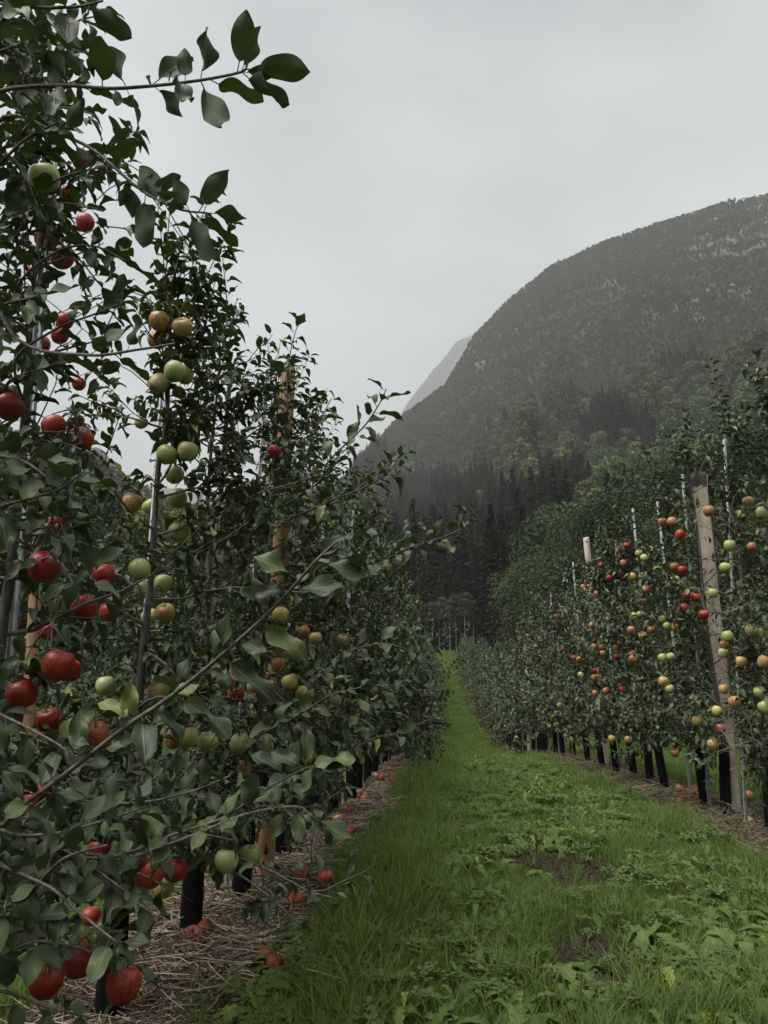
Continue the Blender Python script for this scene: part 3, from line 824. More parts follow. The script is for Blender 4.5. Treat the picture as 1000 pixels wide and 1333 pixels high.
# small white house with dark roof showing between the trees
def box(v, f, x0, x1, y0, y1, z0, z1):
    b = len(v)
    v += [(x0, y0, z0), (x1, y0, z0), (x1, y1, z0), (x0, y1, z0), (x0, y0, z1), (x1, y0, z1), (x1, y1, z1), (x0, y1, z1)]
    for q in ((0, 3, 2, 1), (4, 5, 6, 7), (0, 1, 5, 4), (1, 2, 6, 5), (2, 3, 7, 6), (3, 0, 4, 7)):
        f += [(b + q[0], b + q[1], b + q[2]), (b + q[0], b + q[2], b + q[3])]

def house():
    wall = simple_noise_mat('white_boarding', (0.62, 0.62, 0.60), (0.8, 0.8, 0.78), 3, 0.7)
    roof = simple_noise_mat('dark_slates', (0.02, 0.02, 0.022), (0.05, 0.05, 0.052), 6, 0.7)
    glass, n, l = mat('window_glass'); principled(n, l, (0.03, 0.035, 0.04), 0.1, 0.6)
    px = 247
    d = np.arange(62, 160, 0.5); p = np.array([P(px, 800, q) for q in d]); g = ground_z(p[:, 0], p[:, 1])
    i = int(np.argmax(p[:, 2] < g)) if np.any(p[:, 2] < g) else 60
    x, y = p[i, 0], p[i, 1]
    t = link('house', None); t.location = (x, y, gz(x, y) - 0.3); t.rotation_euler = (0, 0, R(12)); t.scale = (0.8, 0.8, 0.8)
    v, f = [], []; box(v, f, -2.6, 2.6, -2, 2, 0, 2.9)
    b = len(v); v += [(-2.6, -2, 2.9), (2.6, -2, 2.9), (0, -2, 4.6), (-2.6, 2, 2.9), (2.6, 2, 2.9), (0, 2, 4.6)]; f += [(b, b + 1, b + 2), (b + 4, b + 3, b + 5)]
    link('wall', make_mesh('wall', v, f, wall, smooth_=False), t)
    v, f = [], []
    for sx in (-1, 1):
        b = len(v)
        for yy in (-2.4, 2.4): v += [(sx * 3.1, yy, 2.62), (0, yy, 4.66), (0, yy, 4.84), (sx * 3.1, yy, 2.80)]
        for q in ((0, 1, 2, 3), (4, 7, 6, 5), (0, 4, 5, 1), (3, 2, 6, 7), (0, 3, 7, 4), (1, 5, 6, 2)): f += [(b + q[0], b + q[1], b + q[2]), (b + q[0], b + q[2], b + q[3])]
    link('roof', make_mesh('roof', v, f, roof, smooth_=False), t)
    for xx in (-1.4, 1.2):
        v, f = [], []; box(v, f, xx - 0.45, xx + 0.45, -2.04, -1.98, 1.0, 2.2)
        w_ = link('window', make_mesh('window', v, f, glass, smooth_=False), t)
        v, f = [], []
        for bx_ in ((xx - 0.52, xx - 0.45, 0.93, 2.27), (xx + 0.45, xx + 0.52, 0.93, 2.27), (xx - 0.45, xx + 0.45, 0.93, 1.0), (xx - 0.45, xx + 0.45, 2.2, 2.27), (xx - 0.03, xx + 0.03, 1.0, 2.2)):
            box(v, f, bx_[0], bx_[1], -2.07, -2.0, bx_[2], bx_[3])
        link('frame', make_mesh('frame', v, f, wall, smooth_=False), w_)
    tag(t, 'small white gabled house with dark roof glimpsed through the orchard leaves', 'house')
house()

# ------------------------------------------------------------------ apple trees
ORD = ['first', 'second', 'third', 'fourth', 'fifth', 'sixth', 'seventh', 'eighth', 'ninth', 'tenth', 'eleventh', 'twelfth', 'thirteenth', 'fourteenth', 'fifteenth', 'sixteenth', 'seventeenth', 'eighteenth', 'nineteenth', 'twentieth']
ME_GUARD = {}
def guard_mesh(h, r, lean):
    """black sleeve, open at the top, overlapped along one side"""
    n = 14; V, T = [], []
    zs = np.linspace(-0.05, h, 6)
    for z in zs:
        t = max(z, 0) / h
        for layer in (0, 1):
            for k in range(n + 1):
                a = k / n * 6.6
                rr = (r - 0.004 * layer) * (1 + 0.06 * math.sin(2 * a + z * 9)) + 0.0035 * k / n
                V.append((rr * math.cos(a) + lean[0] * t, rr * math.sin(a) + lean[1] * t, z + (0.012 * math.sin(3 * a) if z > h * 0.9 else 0)))
    m = 2 * (n + 1)
    for i in range(len(zs) - 1):
        for k in range(n):
            a = i * m + k; T += [(a, a + 1, a + m + 1), (a, a + m + 1, a + m)]
            b = a + n + 1; T += [(b, b + m + 1, b + 1), (b, b + m, b + m + 1)]
    e = (len(zs) - 1) * m
    for k in range(n): T += [(e + k, e + k + 1, e + n + 2 + k), (e + k, e + n + 2 + k, e + n + 1 + k)]
    return make_mesh('trunk_guard', V, T, M_GUARD)

def gen_tree(seed, H=2.9, Rad=0.72, h0=0.62, lean=(0, 0), lat=26, twig=5, sparse=1.0, size=0.088, side=None):
    """a slender trained apple tree; local coordinates, base at the origin"""
    r = np.random.default_rng(seed)
    tubes = []                                   # (pts, radii, order)
    LP, LD, LN, LS = [], [], [], []
    zt = np.linspace(-0.08, H, 14)
    wob = np.cumsum(r.normal(0, 0.010, (14, 2)), 0)
    ln = np.array(lean)
    trunk = np.column_stack([wob[:, 0] + ln[0] * np.clip(zt, 0, None) / H, wob[:, 1] + ln[1] * np.clip(zt, 0, None) / H, zt])
    trad = np.interp(zt, [0, 0.5, H * 0.6, H], [0.026, 0.021, 0.012, 0.0035])
    def leader(z):
        return np.array([np.interp(z, zt, trunk[:, 0]), np.interp(z, zt, trunk[:, 1]), z])
    def leafy(pts, step, s0=0.0, sz=size, clus=0.25):
        seg = np.linalg.norm(np.diff(pts, axis=0), axis=1); L = seg.sum(); cum = np.concatenate([[0], np.cumsum(seg)])
        n = max(2, int(L * (1 - s0) / step * sparse)); ph = r.random() * 6.28
        for k in range(n):
            s = L * (s0 + (1 - s0) * (k + r.uniform(0.2, 0.8)) / n)
            p = np.array([np.interp(s, cum, pts[:, c]) for c in range(3)])
            q = np.array([np.interp(min(s + 0.02, L), cum, pts[:, c]) - np.interp(max(s - 0.02, 0), cum, pts[:, c]) for c in range(3)])
            t = unit(q); a = np.cross(t, [0.2, 0.1, 1.0]); a = unit(a); b = np.cross(t, a)
            m = 1 if r.random() > clus else r.integers(3, 6)
            for j in range(m):
                an = ph + 2.4 * (k + j * 1.1) + r.normal(0, 0.3)
                rad = math.cos(an) * a + math.sin(an) * b
                d = unit(0.75 * rad + 0.45 * t + np.array([0, 0, r.normal(-0.22, 0.3)]))
                nn = unit(np.array([0, 0, 1.0]) + 0.45 * t + r.normal(0, 0.33, 3))
                LP.append(p); LD.append(d); LN.append(nn); LS.append(sz * r.uniform(0.68, 1.2) * (0.75 if s > 0.93 * L else 1))
    az = r.random() * 6.28
    for k in range(lat):
        u = ((k + r.random()) / lat) ** 1.2
        z = h0 + (H * 0.97 - h0) * u
        az += 2.4 + r.normal(0, 0.25)
        a = az
        if side is not None and r.random() < 0.45: a = side + r.normal(0, 0.7)
        L = Rad * (1.12 - 0.78 * u ** 1.2) * r.uniform(0.65, 1.2)
        el = R(-2 + 52 * u + r.normal(0, 11)); droop = (0.34 * (1 - u) + 0.05) * L
        b = leader(z); o = np.array([math.cos(a) * math.cos(el), math.sin(a) * math.cos(el), math.sin(el)])
        n = 8; tt = np.linspace(0, 1, n)[:, None]
        pts = b + o * L * tt + np.array([0, 0, -1.0]) * droop * tt ** 2 * r.uniform(-0.4, 1.2) + np.cumsum(r.normal(0, 0.012 * L, (n, 3)), 0) * (tt > 0)
        r0 = 0.0085 * (1 - 0.55 * u) * r.uniform(0.8, 1.2)
        tubes.append((pts, np.linspace(r0, 0.0018, n), 1))
        leafy(pts, 0.033 + 0.012 * u, 0.12, clus=0.32 - 0.2 * u)
        for q in range(int(twig * (0.30 + 0.95 * (1 - u)) * r.uniform(0.7, 1.4)) + 1):
            i = r.integers(1, n - 1); p = pts[i]; t = unit(pts[i + 1] - pts[i - 1])
            d = unit(t * 0.55 + r.normal(0, 0.55, 3) + np.array([0, 0, r.uniform(0.0, 0.75)]))
            l = r.uniform(0.08, 0.30) * (0.6 + 0.6 * (1 - u))
            t3 = np.linspace(0, 1, 5)[:, None]
            tp = p + d * l * t3 + np.array([0, 0, 0.25 * l]) * t3 ** 2 + np.cumsum(r.normal(0, 0.008, (5, 3)), 0) * (t3 > 0)
            tubes.append((tp, np.linspace(0.0030, 0.0013, 5), 2))
            leafy(tp, 0.030, 0.15, clus=0.2)
    # leader shoots
    for k in range(6):
        b = leader(H * (0.72 + 0.045 * k)); d = unit(np.array([r.normal(0, 0.28), r.normal(0, 0.28), 1.0])); l = r.uniform(0.3, 0.7)
        tp = b + d * l * np.linspace(0, 1, 6)[:, None]
        tubes.append((tp, np.linspace(0.004, 0.0013, 6), 2)); leafy(tp, 0.022, 0.1, clus=0.1)
    leafy(trunk[5:], 0.05, 0.05, clus=0.35)
    return dict(trunk=trunk, trad=trad, tubes=tubes, P=np.array(LP), D=np.array(LD), N=np.array(LN), S=np.array(LS), H=H, lean=lean, leader=leader)

# things the photograph shows unobstructed: (px, py, radius in pixels, distance)
CLEAR = []
def clear_line(x0, y0, x1, y1, rad, d, step=6):
    n = int(math.hypot(x1 - x0, y1 - y0) / step) + 1
    for t in np.linspace(0, 1, n + 1): CLEAR.append((x0 + (x1 - x0) * t, y0 + (y1 - y0) * t, rad, d))

def keep_mask(W, size, frac, r):
    if not len(CLEAR): return np.ones(len(W), bool)
    c = np.array(CLEAR)
    u, v, dep = proj(W)
    ok = np.ones(len(W), bool)
    for x, y, rad, d in c:
        lp = size * F / dep * 0.28
        hit = (np.hypot(u - x, v - y) < rad + lp) & (W[:, 1] < d)
        ok &= ~hit
    return ok | (r.random(len(W)) > frac)

# ---- fruit seen in the photograph: pixel, pixel diameter, kind
RED = [(61, 308, 36), (80, 335, 34), (111, 290, 26), (47, 357, 28), (105, 210, 24), (86, 250, 18), (85, 418, 24), (78, 437, 24), (55, 448, 22), (12, 530, 40), (70, 556, 33), (105, 571, 34), (103, 500, 19),
       (77, 680, 27), (58, 739, 42), (135, 750, 30), (110, 792, 34), (143, 797, 27), (75, 866, 41), (92, 874, 28), (28, 905, 40), (66, 940, 34), (12, 808, 30), (62, 822, 24), (130, 1105, 28), (194, 1138, 37), (229, 1133, 30),
       (103, 1250, 43), (60, 1278, 40), (160, 1283, 42), (118, 1193, 24), (60, 1028, 22), (357, 588, 18), (308, 905, 19), (45, 1042, 22)]
STRIPED = [(125, 957, 34)]
GREEN = [(58, 232, 44), (228, 484, 30), (207, 500, 28), (241, 489, 24), (184, 550, 18), (217, 592, 28), (245, 588, 28), (227, 618, 26), (231, 649, 26), (197, 660, 23), (232, 693, 27), (182, 742, 29), (188, 767, 26), (213, 760, 25),
         (195, 803, 22), (138, 893, 26), (270, 967, 27), (311, 969, 25), (340, 1067, 21), (295, 1121, 30), (325, 1115, 28), (437, 912, 15), (372, 648, 17)]
BLUSH = [(208, 418, 29), (238, 426, 29), (204, 443, 26), (172, 655, 26), (215, 798, 26), (207, 900, 27), (295, 885, 24), (245, 960, 25), (226, 962, 24), (365, 800, 22), (396, 822, 16), (318, 1000, 20), (363, 866, 19), (330, 893, 17), (356, 895, 17)]
YELLOW = [(403, 988, 20), (267, 1083, 29), (213, 1155, 25), (411, 831, 17), (446, 833, 16), (378, 888, 22), (393, 902, 17)]
LEFT_FRUIT = [(a, b, c, k) for lst, k in ((RED, 'red'), (STRIPED, 'striped'), (GREEN, 'green'), (BLUSH, 'blush'), (YELLOW, 'yellow')) for a, b, c in lst]

_c6 = [(618, 555, 'o'), (652, 553, 'o'), (682, 600, 'r'), (662, 716, 'o'), (690, 727, 'r'), (664, 765, 'b'), (705, 822, 'r'), (738, 827, 'r'), (693, 866, 'r'), (766, 890, 'r'), (632, 798, 'b'), (552, 685, 'g'), (533, 667, 'g'), (470, 678, 'r'), (477, 703, 'o'), (488, 640, 'r'),
       (397, 712, 'r'), (428, 757, 'r'), (392, 763, 'o'), (509, 752, 'b'), (558, 798, 'o'), (548, 845, 'o'), (514, 895, 'g'), (537, 888, 'g'), (330, 790, 'b'), (378, 815, 'o'), (265, 878, 'o'), (245, 893, 'r'), (275, 947, 'o'), (335, 945, 'o'), (363, 930, 'o'), (387, 932, 'o'), (432, 940, 'r'),
       (375, 977, 'b'), (372, 1005, 'o'), (398, 1008, 'o'), (403, 1030, 'o'), (435, 992, 'o'), (447, 1010, 'o'), (452, 1043, 'r'), (512, 1030, 'r'), (510, 1050, 'o'), (256, 1018, 'r'), (298, 1045, 'o'), (317, 1052, 'o'), (192, 1033, 'r'), (163, 953, 'r'), (160, 1005, 'o'), (505, 945, 'o'), (547, 966, 'b'),
       (578, 945, 'o'), (620, 905, 'g'), (635, 930, 'g'), (660, 935, 'b'), (618, 1045, 'g'), (648, 1042, 'g'), (785, 515, 'b'), (800, 812, 'g'), (845, 720, 'g'), (898, 880, 'b'), (940, 947, 'b'), (977, 960, 'g'), (853, 968, 'g'), (842, 1000, 'b'), (838, 1030, 'g'), (903, 1060, 'b'), (985, 1060, 'y'),
       (943, 645, 'o'), (980, 520, 'g'), (927, 480, 'b'), (862, 640, 'g'), (372, 1093, 'r'), (397, 1090, 'r')]
_c7 = [(970, 337, 'g'), (840, 325, 'b'), (880, 372, 'y'), (990, 390, 'g'), (620, 298, 'b'), (645, 325, 'g'), (374, 340, 'o'), (366, 355, 'o'), (415, 333, 'o'), (473, 328, 'r'), (323, 273, 'y'), (435, 505, 'b'), (495, 508, 'o'), (825, 470, 'o'), (800, 525, 'b'), (745, 440, 'y'), (815, 405, 'y'), (662, 557, 'o'),
       (545, 375, 'o'), (237, 310, 'g'), (190, 325, 'g'), (245, 383, 'y'), (235, 455, 'b'), (220, 425, 'b'), (115, 330, 'g'), (90, 500, 'y'), (370, 283, 'y'), (487, 298, 'y')]
_kk = dict(o='orange', r='red', b='blush', g='green', y='yellow')
_kk['y'] = 'blush'
_c6 = [(a, b, 'o' if k == 'b' and (a + b) % 2 == 0 else k) for a, b, k in _c6]
RIGHT_FRUIT = [(640 + a / 2.778, 480 + b / 2.778, _kk[k]) for a, b, k in _c6] + [(640 + a / 2.778, 780 + b / 2.778, _kk[k]) for a, b, k in _c7]

APPLE_D = 0.084
FRUIT = []                                        # dict(p centre, r, kind, side, px)
for px, py, dia, k in LEFT_FRUIT:
    d = APPLE_D * F / dia
    if d > 3.2: d = 3.2 + (d - 3.2) * 0.6
    # the row's own face limits how far the fruit can hang
    FRUIT.append(dict(px=px, py=py, p=P(px, py, d), r=dia * d / F / 2, k=k, side='L'))
for px, py, k in RIGHT_FRUIT:
    ds = np.arange(3.5, 60, 0.02); xs = np.array([(px - CX) / F * q / 1.018 for q in ds])
    off = 0.30 + 0.22 * h2(np.array([int(px * 7)]), np.array([int(py * 3)]))[0]
    i = int(np.argmin(np.abs(xs - (xR(ds) - off)))); d = float(ds[i])
    FRUIT.append(dict(px=px, py=py, p=P(px, py, d), r=APPLE_D / 2 * rng.uniform(0.80, 1.0) * (1 + 0.012 * max(0, d - 6)), k=k, side='R'))
for f in FRUIT: CLEAR.append((f['px'], f['py'], f['r'] * F / f['p'][1] * ((1.0 if f['k'] != 'red' else 0.8) if f['side'] == 'L' else (-2 if int(f['px'] + f['py']) % 3 else 0.3)), f['p'][1]))

# posts and stakes the photograph shows
POSTS = [dict(side='L', top=(375, 478), base=(345, 1153), w=0.098, m=M_POST_O, round=True, label='round orange-brown wooden post standing in the straw'),
         dict(side='R', top=(908, 617), base=(956, 1061), w=0.122, m=M_POST_P, round=False, label='pale weathered split wooden post with dark blackened top'),
         dict(side='R', top=(762, 700), base=(789, 997), w=0.085, m=M_POST_P, round=False, label='pale square-topped wooden post two stakes beyond the blackened split post')]
clear_line(374, 492, 371, 560, 9, 4.1); clear_line(369, 690, 366, 745, 11, 4.1); clear_line(348, 1085, 345, 1150, 14, 4.1); clear_line(362, 800, 356, 880, 5, 4.1)
clear_line(908, 612, 937, 850, 15, 30); clear_line(937, 850, 956, 1060, 13, 7); clear_line(762, 702, 764, 722, 7, 11.0); clear_line(788, 975, 789, 995, 5, 11)
SR = [(946, 570, 963, 900), (888, 617, 910, 880), (852, 645, 866, 760), (822, 665, 832, 760), (800, 700, 808, 800), (788, 790, 797, 880), (745, 735, 750, 790), (717, 775, 719, 812), (708, 783, 710, 812)]
for _a in SR: clear_line(_a[0], _a[1], _a[0] + (_a[2] - _a[0]) * 0.3, _a[1] + (_a[3] - _a[1]) * 0.3, 1, 30, 14)

# windfall apples on the ground: pixel, kind, label
FALL = [(385, 1184, 'red', 'shiny red apple lying on the straw at the grass edge'), (424, 1154, 'red', 'red apple half hidden in the grass edge past the round post'), (345, 1262, 'rot', 'brown-red rotting apple on the straw, joined to its split half'), (356, 1270, 'rot', 'split half of the rotting apple on the straw'),
        (490, 1016, 'orange', None), (497, 1019, 'red', None), (515, 999, 'orange', None), (509, 1004, 'red', None), (478, 1020, 'red', None), (527, 996, 'red', None), (468, 1044, 'red', None), (475, 1046, 'orange', None), (512, 1021, 'red', None), (503, 1000, 'red', None),
        (884, 1032, 'orange', 'orange-red fallen apple on the litter between two black guards'), (886, 1050, 'red', 'red fallen apple at the grass edge before the split post'), (916, 1041, 'green', 'pale green fallen apple lying behind the black guard'),
        (976, 1077, 'blush', 'pale pink fallen apple on the litter by the split post'), (974, 1042, 'orange', 'brown-orange fallen apple in the grass behind the split post'), (408, 1108, 'red', None), (440, 1075, 'orange', None), (452, 1062, 'red', None), (395, 1150, 'rot', None), (455, 1090, 'red', None), (540, 988, 'orange', None), (252, 1235, 'rot', None), (266, 1225, 'rot', None), (905, 1035, 'red', None)]
for _f in FALL: CLEAR.append((_f[0], _f[1] - 7, 11, 9.0))

# black guards that stand clear of the leaves: base pixel
GL = [(140, 1335), (247, 1221), (312, 1176), (365, 1121)]
for x, y in ((10, 1300), (140, 1320), (250, 1190), (315, 1150), (365, 1105)): CLEAR.append((x, y, 12, 3.0))
clear_line(255, 1150, 245, 1215, 16, 3.3); clear_line(318, 1130, 311, 1170, 13, 3.8)

def row_trees(xf, d_start, d_end, step, seed):
    r = np.random.default_rng(seed); out = []; d = d_start
    while d < d_end:
        out.append((float(xf(d)) + r.normal(0, 0.025), d)); d += step * r.uniform(0.9, 1.1) * (1 if d < 30 else 1.15)
    return out

LT = [(-1.34, 1.30), (-1.06, 2.12)]
for px, py in GL:
    p = ground_hit(px, py); LT.append((p[0], p[1]))
LT += row_trees(xL, LT[-1][1] + 0.70, ROW_END, 0.76, 5)
RT = [(float(xR(4.7)), 4.7)]
for px, py in ((989, 1081), (933, 1060), (908, 1046), (859, 1028), (840, 1016), (820, 1007), (798, 999), (780, 992), (762, 988), (744, 982), (730, 979)):
    _ds = np.arange(4, 40, 0.01); _i = int(np.argmin(np.abs((px - CX) / F * _ds / 1.03 - xR(_ds)))); RT.append((float(xR(_ds[_i])), float(_ds[_i])))
RT += row_trees(xR, RT[-1][1] + 0.8, ROW_END, 0.80, 6)
print('rows', [round(a[1], 2) for a in RT[:14]], [round(a[0], 2) for a in RT[:14]], [round(a[1], 2) for a in LT[:9]])

UNIQ_L, UNIQ_R = 11.0, 15.5
PART_D = 7.0                                       # leaves wider than about ten pixels up to here
trees = []                                         # dict(root, gen, base)

def hash_seed(x, d): return int(abs(x) * 1000) * 7 + int(d * 100)

